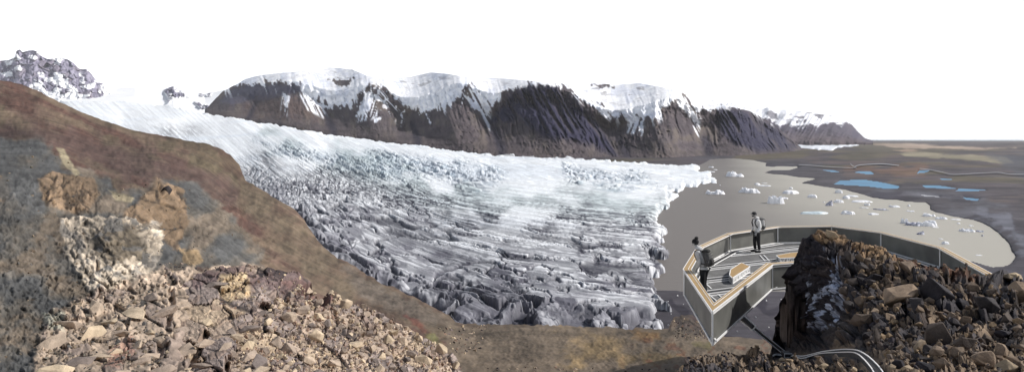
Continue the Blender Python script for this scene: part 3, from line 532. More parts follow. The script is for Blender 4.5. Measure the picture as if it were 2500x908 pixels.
    C = mixc(C, A(50, 44, 42), (sst(.07, .02, ed+.05*n2)*rock)*.7)
    ctr = polymask(X, Y, [(1090,790),(1640,790),(1900,820),(1950,935),(1080,935)], 12, n2, 10); C = mixc(C, A(126, 110, 92), ctr)
    C = mixc(C, A(160, 134, 92), ctr*polymask(X, Y, [(1368,812),(1450,800),(1560,802),(1660,850),(1560,885),(1420,895),(1365,880)], 14, n2, 22)*sst(-.5, .3, n1)); C = mixc(C, A(148, 112, 62), ctr*polymask(X, Y, [(1540,806),(1600,808),(1610,825),(1540,826)], 7, n2, 10)*.8)
    C = mixc(C, A(104, 86, 52), ctr*polymask(X, Y, [(1530,862),(1600,858),(1660,870),(1600,888),(1540,885)], 8, n2, 12)*.8); C = mixc(C, A(112, 64, 42), ctr*sst(.42, .7, n2)*sst(1480, 1560, X)*.6); C = mixc(C, A(128, 122, 62), ctr*polymask(X, Y, [(1690,838),(1735,836),(1730,850),(1690,850)], 6, n2, 8)*.6)
    C = mixc(C, A(118, 62, 50), polymask(X, Y, [(985,770),(1010,775),(1050,810),(1030,812)], 5, n2, 7)*.7); C = mixc(C, A(136, 140, 70), polymask(X, Y, [(1030,815),(1060,815),(1085,840),(1060,838)], 5, n2, 8)*.5)
    C = mixc(C, A(60, 54, 58), polymask(X, Y, [(1645,772),(1700,772),(1740,800),(1720,822),(1650,800)], 4, n2, 16)*.6)
    C *= (1+.22*n2+.22*n4+.22*n5+(.12*(rr2-.5)+.22*(rr3-.5))*mid)[..., None]; C = mixc(C, A(80, 76, 72), sst(.3, .7, n4)*.25); g_ = C.mean(-1, keepdims=True); C = (C*.88+g_*.12)*(.84+.1*slab)[..., None]
    GR['hill'] = (X, Y, P)
    o = finish('hillside', P, C, vmat('hill_soil_and_rock', .06, .62, .06, 1.2, detail=15), back=[(P[0, :, 1]*.06, -P[0, :, 1]*.05), (P[0, :, 1]*.15, -P[0, :, 1]*.25)])
    tag(o, 'brown heath hillside with grey talus and cream rock faces, filling the left foreground', 'hillside', kind='structure')
build_hillside()
def rock_cells(P, D, C, ks, amt):
    for s, (lo, hi) in enumerate(ks): pass
    return C
RT = [(360,940),(400,800),(430,715),(480,672),(540,655),(600,648),(660,655),(720,668),(780,705),(830,738),(880,752),(950,783),(1020,812),(1080,850),(1110,880),(1140,940)]
rdf = tps([(360,940,5.6),(400,800,8),(480,672,13),(600,648,14),(780,705,17),(950,783,18),(1080,850,16),(1140,940,12),(600,930,5.3),(900,930,6.5),(1100,930,9.5),(700,800,9),(900,840,11),(500,800,7.8)])
def build_ridge():
    X, Y = grid_xy(362, 1138, 2.0, curve(RT), curve([(0, 950), (2000, 950)]), 150); D = rdf(X, Y); P = W(X, Y, D); N = gnormals(P)
    n2 = fbm(np.stack([X/22, Y/16, 0*X], -1), 5, 52)
    AN = (1, .35, 1); slab = polymask(X, Y, [(340,940),(400,790),(430,715),(520,700),(600,760),(640,940)], 30, n2, 20)
    f, r, e = facets(np.stack([(X+n2*9)/74, (Y+n2*7)/52, 0*X], -1), 31, .1); f2, r2, e2 = facets(np.stack([(X+n2*3)/24, Y/18, 0*X], -1), 33); n4 = fbm(np.stack([X/7, Y/6, 0*X], -1), 3, 46)
    vd_ = P-np.array([0, 0, HC]); vd_ /= np.linalg.norm(vd_, axis=-1, keepdims=True); N = N*.25-vd_*1.0
    disp = D/F*(f*22+f2*11*(1-.6*slab)+n4*2+8)*1.3-D/F*46*shade_clefts(X, Y)
    pit = polymask(X, Y, [(730,715),(760,695),(795,705),(800,735),(760,745)], 8, n2, 6); disp -= pit*1.1
    P = P+N*disp[..., None]
    _q = 0
    C = np.zeros(P.shape)+A(192, 172, 154); C = mixc(C, A(148, 136, 134), (r > .6)*.7); C = mixc(C, A(200, 178, 152), (r < .25)*.8); C = mixc(C, A(152, 130, 116), (r2 > .7)*.6)
    C = mixc(C, A(112, 92, 92), polymask(X, Y, [(430,715),(540,652),(720,662),(840,735),(760,760),(640,700),(520,700)], 8, n2, 16)*.75); C = mixc(C, A(128, 78, 66), polymask(X, Y, [(690,690),(800,690),(860,740),(800,750)], 10, n2, 14)*.3)
    C = mixc(C, A(222, 196, 158), polymask(X, Y, [(535,672),(600,668),(610,730),(560,740),(530,715)], 4, n2, 7)*.9)
    C = mixc(C, A(40, 36, 40), np.clip(sst(.05, .015, e)*.8+sst(.06, .02, e2)*.5*(1-slab), 0, 1)); C *= (1+.25*n4)[..., None]
    C *= (1+.22*n2)[..., None]
    GR['ridge'] = (X, Y, P)
    o = finish('rubble_ridge', P, C, vmat('broken_tan_rock', 2.5, .5, .03, 8), back=[(2.5, -1.6), (4, -6)], smooth=False)
    tag(o, 'near ridge of broken tan and pinkish rock in the lower left', 'rock ridge', kind='structure')
build_ridge()
KT = [(1640,940),(1655,912),(1680,882),(1720,870),(1780,865),(1850,862),(1880,862),(1888,835),(1893,795),(1908,745),(1925,690),(1944,622),(1958,592),(1978,574),(2000,564),(2030,572),(2060,583),(2100,596),(2150,603),(2180,624),(2240,643),(2300,656),(2350,664),(2400,676),(2430,668),(2450,664),(2480,682),(2510,700),(2600,712),(2750,735),(2960,790)]
kdf = tps([(1640,940,8),(1680,882,12),(1780,866,15),(1860,863,17),(1750,930,8.5),(1885,860,17.6),(1915,862,17.7),(1960,592,17.8),(2000,565,17.6),(1950,700,17.6),(1960,840,16.8),(2000,850,14.2),(2060,845,11),(2060,700,15.2),(2100,597,17),(2200,635,15.8),(2300,656,14.8),(2400,674,14),(2500,700,13.5),(2600,712,13),
           (2200,750,11.6),(2400,750,11),(2500,800,9),(2200,850,8),(2400,860,7),(2200,930,5.2),(2600,930,5.0),(2960,790,10),(2960,930,5.2),(2100,882,7.9),(2050,930,7),(1950,930,8.5),(1900,890,13),(1960,885,12.5)])
PU = [(1887,869.5),(1895,866),(1912,867),(1936,869),(1960,871),(1984,866),(2008,860.5),(2044,856.3),(2070,855.6),(2094,858.7),(2116,871),(2135,888),(2152,908),(2166,935)]
PL = [(1887,870.5),(1895,868),(1912,869.5),(1936,871.5),(1959,876.5),(1984,869.5),(2008,864.5),(2044,863),(2078,863),(2094,868),(2109,881),(2121,895),(2130,908),(2144,935)]
def build_crag():
    X, Y = grid_xy(1640, 2960, 2.2, curve(KT), curve([(0, 955), (3000, 955)]), 190); D = kdf(X, Y); P = W(X, Y, D); N = gnormals(P)
    n2 = fbm(np.stack([X/22, Y/16, 0*X], -1), 5, 62)
    pth = sst(-26, -2, sdist(X, Y, PU+PL[::-1]))
    cliff = polymask(X, Y, [(1870,870),(1890,790),(1925,680),(1950,580),(2010,560),(2040,650),(2060,760),(2040,845),(1960,862)], 12, n2, 10)
    AN = (1, .4, 1)
    f, r, e = facets(np.stack([(X+n2*7)/44, (Y+n2*6)/36, 0*X], -1), 41); f2, r2, e2 = facets(np.stack([(X+n2*3)/17, Y/15, 0*X], -1), 43); n4 = fbm(np.stack([X/7, Y/7, 0*X], -1), 3, 48)
    disp = D/F*((f*26+f2*11)*(1-.35*cliff)+n4*2+6)+bandfrac(P*np.array([1, 1, .3]), D, 8, 40, .1, 570, 'ridge')*cliff
    edge = sst(0, 10, Y-curve(KT)(X))
    disp = disp*(1-pth)*(.35+.65*edge)-pth*.03; P = P+N*disp[..., None]
    _q = 0
    C = np.zeros(P.shape)+A(80, 74, 74); C = mixc(C, A(62, 60, 66), (r > .5)*.7); C = mixc(C, A(150, 130, 108), (r < .26)*.8); C = mixc(C, A(98, 84, 74), (r2 > .72)*.6)
    C = mixc(C, A(50, 47, 54), cliff*.85); C = mixc(C, A(120, 84, 62), polymask(X, Y, [(2180,628),(2250,642),(2400,675),(2380,690),(2240,665)], 5, n2, 8)*.7)  # cliff mask paints the shade of the left face into the rock colour
    C = mixc(C, A(170, 140, 106), polymask(X, Y, [(1985,566),(2040,574),(2160,604),(2200,630),(2100,622),(2040,602),(2000,590)], 5, n2, 9)*.7)
    C = mixc(C, A(150, 130, 108), polymask(X, Y, [(1900,900),(2080,880),(2200,872),(2600,850),(2600,960),(1800,960)], 10, n2, 14)*.7)
    C = mixc(C, A(138, 122, 104), polymask(X, Y, [(1650,872),(1880,860),(1880,885),(1780,888),(1700,895)], 5, n2, 12)*.6)
    guano = sst(.30, .48, fbm(np.stack([X/9, Y/15, 0*X], -1), 4, 88)+.25*fbm(np.stack([X/50, Y/60, 0*X], -1), 2, 3))*polymask(X, Y, [(2010,618),(2060,610),(2062,650),(2058,740),(2040,800),(1960,790),(1965,720),(1995,680)], 14, n2, 16)
    C = mixc(C, A(198, 206, 226, 1.1), guano*.9)
    C = mixc(C, A(34, 32, 38), np.clip(sst(.08, .02, e)*.7+sst(.06, .02, e2)*.4, 0, 1)*(1-pth)); C *= (1+.2*n2)[..., None]
    GR['crag'] = (X, Y, P)
    xs = X[0]; NB = 14; base = P[0]; u = base[:, :2]/np.linalg.norm(base[:, :2], axis=1, keepdims=True); rows = []; crow = []
    run = np.interp(xs, [1640, 1880, 1960, 2150, 2350, 2960], [2., .9, 1.3, 3.0, 7.0, 9.]); drop = np.interp(xs, [1640, 1880, 1960, 2150, 2350, 2960], [4., 7., 9., 6.5, 4.5, 5.])
    for k in range(1, NB+1):
        t = k/NB; q = base.copy(); q[:, :2] += u*(run*t)[:, None]; q[:, 2] -= drop*t**1.25
        d = fbm(q*1.3, 4, 5)*.28*min(1, k/2)+facets(q*1.1, 9)[0]*.35*min(1, k/3); q[:, :2] += u*d[:, None]; q[:, 2] += d*.3
        rows.append(q); crow.append(A(88, 80, 78)*(1+.5*fbm(q*2.0, 4, 8))[:, None])
    rows.append(rows[-1]+np.concatenate([u*3, np.full((len(u), 1), -14.)], 1)); crow.append(crow[-1])
    P = np.concatenate([np.stack(rows[::-1]), P]); C = np.concatenate([np.stack(crow[::-1]), C])
    o = finish('rock_outcrop', P, C, vmat('dark_basalt_rock', 2.5, .5, .03, 8), smooth=False)
    tag(o, 'dark jagged basalt outcrop rising in the right foreground', 'rock outcrop', kind='structure')
build_crag()

# ================================================================== icebergs
def iceberg_mesh(w, d, h, kind, seed):
    nr, na = 12, 34; r = np.linspace(0, 1.12, nr)[:, None]; a = np.linspace(0, 2*math.pi, na, endpoint=False)[None]
    o = seed*13.7
    rim = 1+.28*noise(np.stack([np.cos(a)*1.6+o, np.sin(a)*1.6, 0*a], -1), seed)+.12*noise(np.stack([np.cos(a)*5+o, np.sin(a)*5, 0*a], -1), seed+1)
    x = r*np.cos(a)*rim*w/2; y = r*np.sin(a)*rim*d/2
    Q = np.stack([x/(w*.16)+o, y/(d*.3), 0*x], -1); e = sst(1.02, .82, r+0*a)
    if kind == 'jagged': z = e*h*(.35+.75*np.clip(1-np.abs(noise(Q*.8, seed))*2.2, 0, 1)*np.clip(1.15-r*.8, 0, 1)*(1-.45*(x/(w/2))))
    elif kind == 'block': z = e*h*(.55+.55*np.round(2*np.abs(noise(Q*.45, seed)))/2+.22*noise(Q, seed+3))
    elif kind == 'dome': z = h*np.clip(1-r*r*.9, 0, 1)**.6*e+.08*h*noise(Q, seed)
    elif kind == 'shard': z = e*h*(1.05+.9*x/(w/2))*.55+.1*h*noise(Q*2, seed)
    elif kind == 'arch': z = e*h*(.15+.95*sst(.12, .34, np.abs(x/(w/2)+.05)))+.1*h*noise(Q, seed)
    else: z = e*h*(.6+.35*noise(Q*.7, seed))
    z = z-(1-e)*1.5
    V = np.stack([x, y, z], -1); i = np.arange(nr*na).reshape(nr, na); j = np.roll(i, -1, 1)
    Q4 = np.stack([i[:-1], i[1:], j[1:], j[:-1]], -1).reshape(-1, 4)
    me = np_mesh('iceberg', V.reshape(-1, 3), Q4[:, ::-1], smooth=kind == 'dome'); return me
ice_w = pmat('berg_ice', A(248, 250, 255, 1.18), .55, .4, .25, .12); ice_g = pmat('dirty_berg_ice', A(225, 228, 240, 1.1), .6, .3, .3, c2=A(120, 122, 150)); ice_b = pmat('blue_berg_ice', A(215, 230, 236, 1.15), .5, .4, .12, c2=A(200, 218, 228))
BERGS = [(1794,426,36,12,'jagged',"large spiky white iceberg with a blue-shaded left end, farthest out near the glacier snout"),(1736,408,9,3,'block',"tiny white floe north of the glacier snout, first of three by the far shore"),
(1731,418.5,21,3,'slab',"thin flat white floe touching the tip of the glacier snout"),(1747,414,8,2,'slab',"small flat white sliver beside the thin floe at the glacier snout"),(1745.6,468,35,13,'jagged',"spiky white iceberg floating closest to the glacier front"),
(1758,452,3,2,'dome',"tiny ice lump between the glacier tip and the nearest spiky iceberg"),(1831,465,35,13,'jagged',"spiky white iceberg in mid lagoon, straight above the standing hiker"),(1848,449.6,11,4,'dome',"small oval white floe left of the long flat slab in mid lagoon"),
(1867.5,452.5,27,4,'slab',"long flat grey-white slab floating right of the small oval floe"),(1865.5,446.6,12,1.6,'slab',"very thin pale sliver of ice just behind the long flat slab"),(1893,489,30,18,'block',"bulky crumbling white iceberg, biggest block of the left group"),
(1914,482,22,6,'slab',"pale low tongue of ice trailing right from the bulky crumbling iceberg"),(1931,459,10,4,'dome',"little rounded white floe above the low domed iceberg"),(1929,469,33,8,'dome',"low domed grey-white iceberg with a smooth rounded top"),
(1982.5,479,19,8,'dome',"smooth rounded white iceberg floating alone in mid lagoon"),(2049,468,15,8,'block',"white iceberg with a notch, nearest to the dark pond shore"),(2024,497,14,12,'shard',"steep tilted shard of grey-streaked dark ice"),(2011,493.5,4,2,'dome',"tiny white crumb left of the tilted grey shard"),
(2048,491.6,17,7,'block',"small lumpy white iceberg right of the tilted grey shard"),(2066,482,13,7,'dome',"round white lump of ice above the lumpy iceberg"),(2080,477,20,6,'slab',"flat white floe close under the dark shore, at the head of the ice chain"),(1991,517,63,9,'long',"longest pale blue-white ice slab with a deep blue left end"),
(2073,519,30,8,'jagged',"low pointed white iceberg right of the longest blue slab"),(2106,490,45,7,'long',"long bright white raft of ice, largest of the chain by the far shore"),(2118,499.5,11,5,'block',"small white block just below the long bright raft"),(2109,506,16,3,'slab',"small flat floe beneath the white block in the ice chain"),
(2149,511,29,3,'stick',"thin dark diagonal stick of ice"),(2131,520.6,21,6,'slab',"oval flat white floe below the diagonal stick of ice"),(2182,501.6,18,8,'slab',"tilted white plate of ice floating alone right of the diagonal stick"),(2219,502,5,4,'dome',"tiny white lump close to the shore point"),
(2223,514,13,5,'slab',"faint beige-white floe below the tiny lump near the shore point"),(2265.6,524.6,22,7,'block',"lumpy cream-white iceberg below the shore point"),(2298.6,532,21,6,'jagged',"ragged white iceberg next along the shore to the right of the lumpy cream one"),(2209,541,13,10,'arch',"upright white iceberg split by a dark slot"),
(2230,547,26,7,'stick',"diagonal ridge of white ice with a shaded foot, beside the split iceberg"),(2260,546,40,10,'block',"broad broken white iceberg, biggest on the right side of the lagoon"),(2283,554,14,3,'slab',"low trailing floe at the right foot of the broad broken iceberg"),(2246,569,14,7,'shard',"small white iceberg with a dark waterline, alone below the broad one"),
(2297,582,9,3,'slab',"very small pale floe above the little oval floe near the railing"),(2308,593,13,6,'dome',"little oval white floe nearest to the railing bend"),(2362,561.6,26,8,'jagged',"white iceberg with a flat tail in the lower right of the lagoon"),(2332,535,21,3,'slab',"faint flat cream floe near the right shore"),
(2370,550,10,3,'slab',"small beige floe above the iceberg with the flat tail"),(2399,575,5,3,'dome',"small dark lump of ice near the right shore"),(2391,564,13,4,'stick',"thin pale leaning floe close to the right shore"),(2390,622,12,3,'slab',"faint beige floe in the lowest right bay of the lagoon"),(2340,545,7,2.4,'dome',"tiny pale lump between the faint flat floe and the right shore")]
for i, (x, y, wp, hp, kind, lb) in enumerate(BERGS):
    D = Dz(y+hp*.4, 0); s = D/F; w_, h_ = wp*s*1.25, hp*s*1.3
    k2 = 'slab' if kind in ('long', 'stick') else kind
    d_ = w_*(.45 if kind in ('long',) else .7); hh = h_*(.42 if k2 in ('slab',) else .8)
    if kind == 'stick': d_ = w_*.28; hh = h_*.9
    if k2 == 'slab': d_ = max(d_*.8, min(w_*1.2, hp*.5*D*D/(HC*F)))
    o = link('iceberg', iceberg_mesh(w_, d_, hh, k2, i+3), ice_b if kind == 'long' and x < 2000 else (ice_g if kind in ('shard', 'stick') or i == 43 else ice_w))
    p = Wv(x, y+hp*.4, D); o.location = (p.x, p.y, 0); o.rotation_euler = (0, 0, {'stick': -.9, 'long': .25}.get(kind, random.uniform(-.3, .3)))
    tag(o, lb, 'iceberg', 'icebergs floating in the lagoon')
# ================================================================== boulders
rock_mats = []
def rock_mat(name, c1, c2, c3):
    m, nt, b = nodes(name); L = nt.links.new
    oi = nt.nodes.new('ShaderNodeObjectInfo'); r = nt.nodes.new('ShaderNodeValToRGB'); r.color_ramp.elements[0].color = (*c1, 1); r.color_ramp.elements[1].color = (*c3, 1)
    e = r.color_ramp.elements.new(.5); e.color = (*c2, 1); L(oi.outputs['Random'], r.inputs[0])
    g = nt.nodes.new('ShaderNodeNewGeometry'); n = nt.nodes.new('ShaderNodeTexNoise'); n.inputs['Scale'].default_value = 5; n.inputs['Detail'].default_value = 9; n.inputs['Roughness'].default_value = .65; L(g.outputs['Position'], n.inputs['Vector'])
    mr = nt.nodes.new('ShaderNodeMapRange'); mr.inputs[1].default_value = .3; mr.inputs[2].default_value = .7; mr.inputs[3].default_value = .6; mr.inputs[4].default_value = 1.35; L(n.outputs['Fac'], mr.inputs[0])
    v = nt.nodes.new('ShaderNodeVectorMath'); v.operation = 'SCALE'; L(r.outputs[0], v.inputs[0]); L(mr.outputs[0], v.inputs['Scale']); L(v.outputs[0], b.inputs['Base Color'])
    b.inputs['Roughness'].default_value = .9; b.inputs['Specular IOR Level'].default_value = .2
    bp = nt.nodes.new('ShaderNodeBump'); bp.inputs['Distance'].default_value = .03; L(n.outputs['Fac'], bp.inputs['Height']); L(bp.outputs[0], b.inputs['Normal']); return m
tanrock = rock_mat('tan_rock', A(128, 118, 114), A(182, 164, 148), A(216, 196, 168)); darkrock = rock_mat('dark_rock', A(58, 56, 62), A(84, 78, 76), A(172, 150, 128)); litrock = rock_mat('warm_rock', A(100, 92, 88), A(152, 134, 116), A(206, 186, 156)); whiterock = pmat('white_stone', A(245, 245, 245, 1.15), .7, .3, 2, .1)
def rock_hull(seed, n=13, flat=.75, fine=False):
    rs = np.random.RandomState(seed); v = rs.normal(size=(n, 3)); v /= np.linalg.norm(v, axis=1, keepdims=True); v *= rs.uniform(.75, 1.1, (n, 1)); v *= np.array([1, rs.uniform(.6, .95), flat*rs.uniform(.7, 1.1)])*.5
    bm = bmesh.new(); [bm.verts.new(p) for p in v]; r = bmesh.ops.convex_hull(bm, input=bm.verts[:])
    bmesh.ops.delete(bm, geom=[e for e in bm.verts if not e.link_faces], context='VERTS')
    bmesh.ops.dissolve_limit(bm, angle_limit=.32, verts=bm.verts[:], edges=bm.edges[:])
    bmesh.ops.bevel(bm, geom=bm.edges[:], offset=.022, segments=1, affect='EDGES', clamp_overlap=True)
    if fine:
        bmesh.ops.triangulate(bm, faces=bm.faces[:]); bmesh.ops.subdivide_edges(bm, edges=[e for e in bm.edges if e.calc_length() > .12], cuts=2, use_grid_fill=True); bmesh.ops.triangulate(bm, faces=bm.faces[:])
        co = np.array([v.co[:] for v in bm.verts]); d = noise(co*4+seed, 3)*.05+noise(co*13+seed, 4)*.025
        for v, k in zip(bm.verts, d): v.co *= 1+float(k)
    return bm
def rock_mesh(seed, mat, n=13, flat=.75):
    bm = rock_hull(seed, n, flat, True); me = bpy.data.meshes.new('boulder'); bm.to_mesh(me); bm.free(); me.materials.append(mat); return me
RM = {m.name: [rock_mesh(100+k, m, 12+k % 5, .65+.1*(k % 4)) for k in range(12)] for m in (tanrock, darkrock, litrock)}
def at_grid(key, x, y):
    X, Y, P = GR[key]; j = int(np.argmin(np.abs(X[0]-x)))
    i = int(np.argmin(np.abs(Y[:, j]-y))); return P[i, j]
def put_rock(key, x, y, wpx, mat, label, group, name='boulder', seed=None, rot=None, sc=(1, 1, 1), sink=.18):
    p = at_grid(key, x, y); D = p[1]; s = wpx*D/F
    me = RM[mat.name][random.randrange(12)] if seed is None else rock_mesh(seed, mat, 14)
    o = bpy.data.objects.new(name, me); COL.objects.link(o); o.location = (p[0], p[1], p[2]+s*(.5-sink-.12)*sc[2])
    o.rotation_euler = rot or (random.uniform(-.7, .7), random.uniform(-.7, .7), random.uniform(0, 6.28)); o.scale = (s*sc[0], s*sc[1], s*sc[2])
    tag(o, label, 'boulder', group); return o
def pick(key, poly, n, mn, mx, pw=1.6):
    out = []; P_ = np.array(poly, float); x0, y0 = P_.min(0); x1, y1 = P_.max(0); tries = 0
    while len(out) < n and tries < n*60:
        tries += 1; x, y = random.uniform(x0, x1), random.uniform(y0, y1)
        if sdist(np.array([x]), np.array([y]), poly)[0] < 0: continue
        wpx = mn+(mx-mn)*random.random()**pw
        if any(abs(x-a)+abs(y-b) < .42*(wpx+c) for a, b, c in out): continue
        if key == 'crag' and sdist(np.array([x]), np.array([y]), PU+PL[::-1])[0] > -wpx*.9: continue
        out.append((x, y, wpx))
    return out
LR = [(640,760),(720,700),(800,700),(850,742),(950,785),(1020,815),(1080,855),(1115,900),(1110,935),(600,935),(560,860)]
for x, y, s in pick('ridge', LR, 125, 20, 60, 2.0): put_rock('ridge', x, y, s, tanrock, 'angular tan rock lying loose among many like it on the near left ridge', 'loose rocks on the near left ridge')
CR = [(2070,640),(2160,645),(2250,680),(2400,705),(2500,725),(2520,930),(2200,930),(2120,850),(2080,760),(2060,680)]
for x, y, s in pick('crag', CR, 110, 34, 105, 1.3): put_rock('crag', x, y, s, darkrock, 'angular dark brown block wedged among many like it on the right outcrop', 'blocks on the right outcrop')
FR = [(1905,890),(2080,874),(2150,880),(2300,855),(2520,840),(2520,945),(1860,945)]
for x, y, s in pick('crag', FR, 55, 22, 60, 1.4): put_rock('crag', x, y, s, litrock, 'sunlit cream-brown rock in the rubble along the bottom right edge', 'rubble along the bottom right edge')
SB = [(260,760),(420,730),(520,700),(610,740),(640,935),(180,935)]
for x, y, s in pick('ridge', [p for p in SB if p[0] > 400]+[(400, 935)], 14, 46, 100, 1.0): put_rock('ridge', x, y, s, tanrock, 'broad pinkish-tan slab bedded among its like at the left end of the near ridge', 'broad slabs at the left end of the near ridge', sc=(1.15, .8, .5), rot=(random.uniform(-.3, .5), random.uniform(-.3, .3), random.uniform(0, 6.28)))
for x, y, s in pick('hill', [(120,790),(250,742),(400,716),(420,935),(80,935)], 26, 46, 105, 1.0): put_rock('hill', x, y, s, tanrock, 'broad pinkish-tan slab bedded among its like at the left end of the near ridge', 'broad slabs at the left end of the near ridge', sc=(1.15, .8, .55), rot=(random.uniform(-.3, .6), random.uniform(-.4, .4), random.uniform(0, 6.28)), sink=.25)
# individually recognisable rocks
put_rock('crag', 2140, 850, 62, litrock, 'tall pointed cream slab standing upright beside the bend of the path', None, seed=5, rot=(0, -.25, .5), sc=(.45, .3, 1.35), sink=0)
put_rock('crag', 2472, 690, 70, litrock, 'large pale flat-topped boulder on the skyline at the end of the railing', None, seed=8, rot=(.1, .2, .4), sc=(1.2, .8, .6))
put_rock('crag', 2030, 592, 46, litrock, 'big tan block on the summit of the right outcrop', None, seed=21, rot=(.2, .5, .2), sc=(1, .7, .7))
put_rock('hill', 405, 474, 60, darkrock, 'upright dark brown rock fin with a hollow shaded side on the left rock face', None, seed=33, rot=(.5, .8, .3), sc=(.7, .6, 1.0), sink=.4)
gc3 = [A(128, 122, 112), A(104, 102, 100), A(146, 132, 114), A(112, 98, 84)]
# small stones that nobody could count
def rubble(name, label, key, regions, mat_cols, mat):
    V = []; T = []; Cc = []; off = 0; hulls = []
    for k in range(10):
        bm = rock_hull(300+k, 9); bmesh.ops.triangulate(bm, faces=bm.faces[:]); bm.verts.ensure_lookup_table(); hulls.append((np.array([v.co[:] for v in bm.verts]), np.array([[v.index for v in f.verts] for f in bm.faces]))); bm.free()
    for poly, n, mn, mx in regions:
        P_ = np.array(poly, float); xs = RS.uniform(P_[:, 0].min(), P_[:, 0].max(), n*2); ys = RS.uniform(P_[:, 1].min(), P_[:, 1].max(), n*2)
        ok = sdist(xs, ys, poly) > 0
        for x, y in zip(xs[ok][:n], ys[ok][:n]):
            wpx = mn+(mx-mn)*random.random()**2
            if key == 'crag' and sdist(np.array([x]), np.array([y]), PU+PL[::-1])[0] > -wpx*1.1: continue
            p = at_grid(key, x, y); s = wpx*p[1]/F; hv, ht = hulls[random.randrange(10)]
            R = np.array(Euler((random.uniform(0, 6), random.uniform(0, 6), random.uniform(0, 6))).to_matrix()); v = hv@R.T*s*1.1+p+np.array([0, 0, s*(.2 if key != 'hill' else .02)])-np.array([0, s*.15 if key == 'hill' else 0, 0])
            c = np.array(mat_cols[random.randrange(len(mat_cols))])*random.uniform(.75, 1.2); V.append(v); T.append(ht+off); off += len(v); Cc.append(np.repeat(c[None], len(v), 0))
    o = link(name, np_mesh(name, np.concatenate(V), np.concatenate(T), np.concatenate(Cc), False), mat); tag(o, label, 'rubble', kind='stuff')
tc3 = [A(182, 164, 146), A(156, 140, 128), A(128, 116, 114), A(208, 188, 160), A(158, 132, 116)]; dc3 = [A(80, 74, 74), A(66, 62, 68), A(104, 92, 84), A(140, 122, 104)]; lc3 = [A(160, 138, 112), A(130, 112, 96), A(196, 174, 140), A(96, 88, 84)]
rv_m = vmat('loose_rubble', 4, .3, .02, 14)
rubble('rubble', 'loose small tan stones covering the near left ridge', 'ridge', [(LR, 1500, 6, 16), ([(520,690),(600,660),(700,670),(840,740),(1080,860),(1100,935),(600,935)], 800, 4, 12)], tc3, rv_m)
rubble('rubble', 'dark and tan broken stones filling the gaps of the right outcrop', 'crag', [(CR, 900, 7, 28), ([(1985,570),(2040,575),(2200,632),(2400,678),(2300,690),(2060,640)], 250, 6, 20), (FR, 700, 6, 20), ([(1660,900),(1700,872),(1880,864),(1880,890),(1900,945),(1650,945)], 500, 5, 14)], dc3+lc3[:2], rv_m)
rubble('rubble', 'small grey and brown stones strewn over the grey talus on the left', 'hill', [([(0,380),(100,350),(260,440),(480,450),(620,600),(620,650),(230,720),(110,900),(0,905)], 160, 5, 13), ([(130,760),(380,690),(420,930),(100,930)], 420, 5, 18)], gc3, rv_m)
rubble('rubble', 'scattered tan stones at the foot of the heath slope', 'hill', [([(1070,800),(1190,790),(1180,850),(1120,870)], 90, 6, 15), ([(1100,890),(1500,900),(1900,890),(1900,935),(1050,935)], 160, 5, 12), ([(380,640),(560,650),(560,720),(400,720)], 90, 5, 14), ([(1640,775),(1740,790),(1740,830),(1650,830)], 120, 4, 12)], tc3+dc3[:2], rv_m)
wm = rock_mesh(55, whiterock)
for x, y, r in [(1654,721,2.5),(1631,735,1.5),(1668.5,742,1.5),(1638,766,2.3),(1632,793,2.3),(1871,733,2.5),(1907,730,1.7),(1826,757.5,2.5),(1845,773.6,2),(1877,798,2),(1800,808,2.2)]:
    D = Dz(y, 3.5); o = bpy.data.objects.new('white_stone', wm); COL.objects.link(o); p = Wv(x, y, D); o.location = p; o.scale = [r*2.3*D/F]*3; o.rotation_euler = (0, 0, random.uniform(0, 6))
    tag(o, 'small round white stone lying on the dark slate moraine below the deck', 'stone', 'white stones on the dark moraine')
# ================================================================== viewing deck
ZR, ZD = HC-4.2, HC-5.0                                # rail top and deck level
def onz(x, y, z): D = Dz(y, z); return Vector(((x-CX)/F*D, D, z))
OUT = [onz(x, y, ZR) for x, y in [(1740,755),(1671.5,656),(1704.6,602),(1778,569),(1895,552.5),(2030,550.5),(2155,566.5),(2302,604),(2422,669)]]
INN = [onz(x, y, ZR) for x, y in [(1740,755),(1884,644)]]+[Vector((10.0, 21.0, ZR)), Vector((11.6, 20.4, ZR)), Vector((12.6, 18.4, ZR)), Vector((12.9, 17.0, ZR))]
m_wood = pmat('oiled_wood_rail', A(200, 168, 118), .55, .3, 14, .18, stretch=(1, 1, 6)); m_white = pmat('white_painted_edge', A(250, 250, 250, 1.15), .5, .3, 3, .05)
m_panel = pmat('smoky_dark_panel', A(134, 134, 129), .45, .35, .9, c2=A(98, 98, 96)); m_dark = pmat('dark_steel', A(78, 78, 80), .5, .4, 2, .2)
m_deck = pmat('grey_deck_boards', A(150, 150, 150), .7, .2, 2.2, c2=A(128, 128, 128), stretch=(1, 1, 1)); m_gap = pmat('dark_joist', A(74, 74, 76), .7, .2, 2, .2)
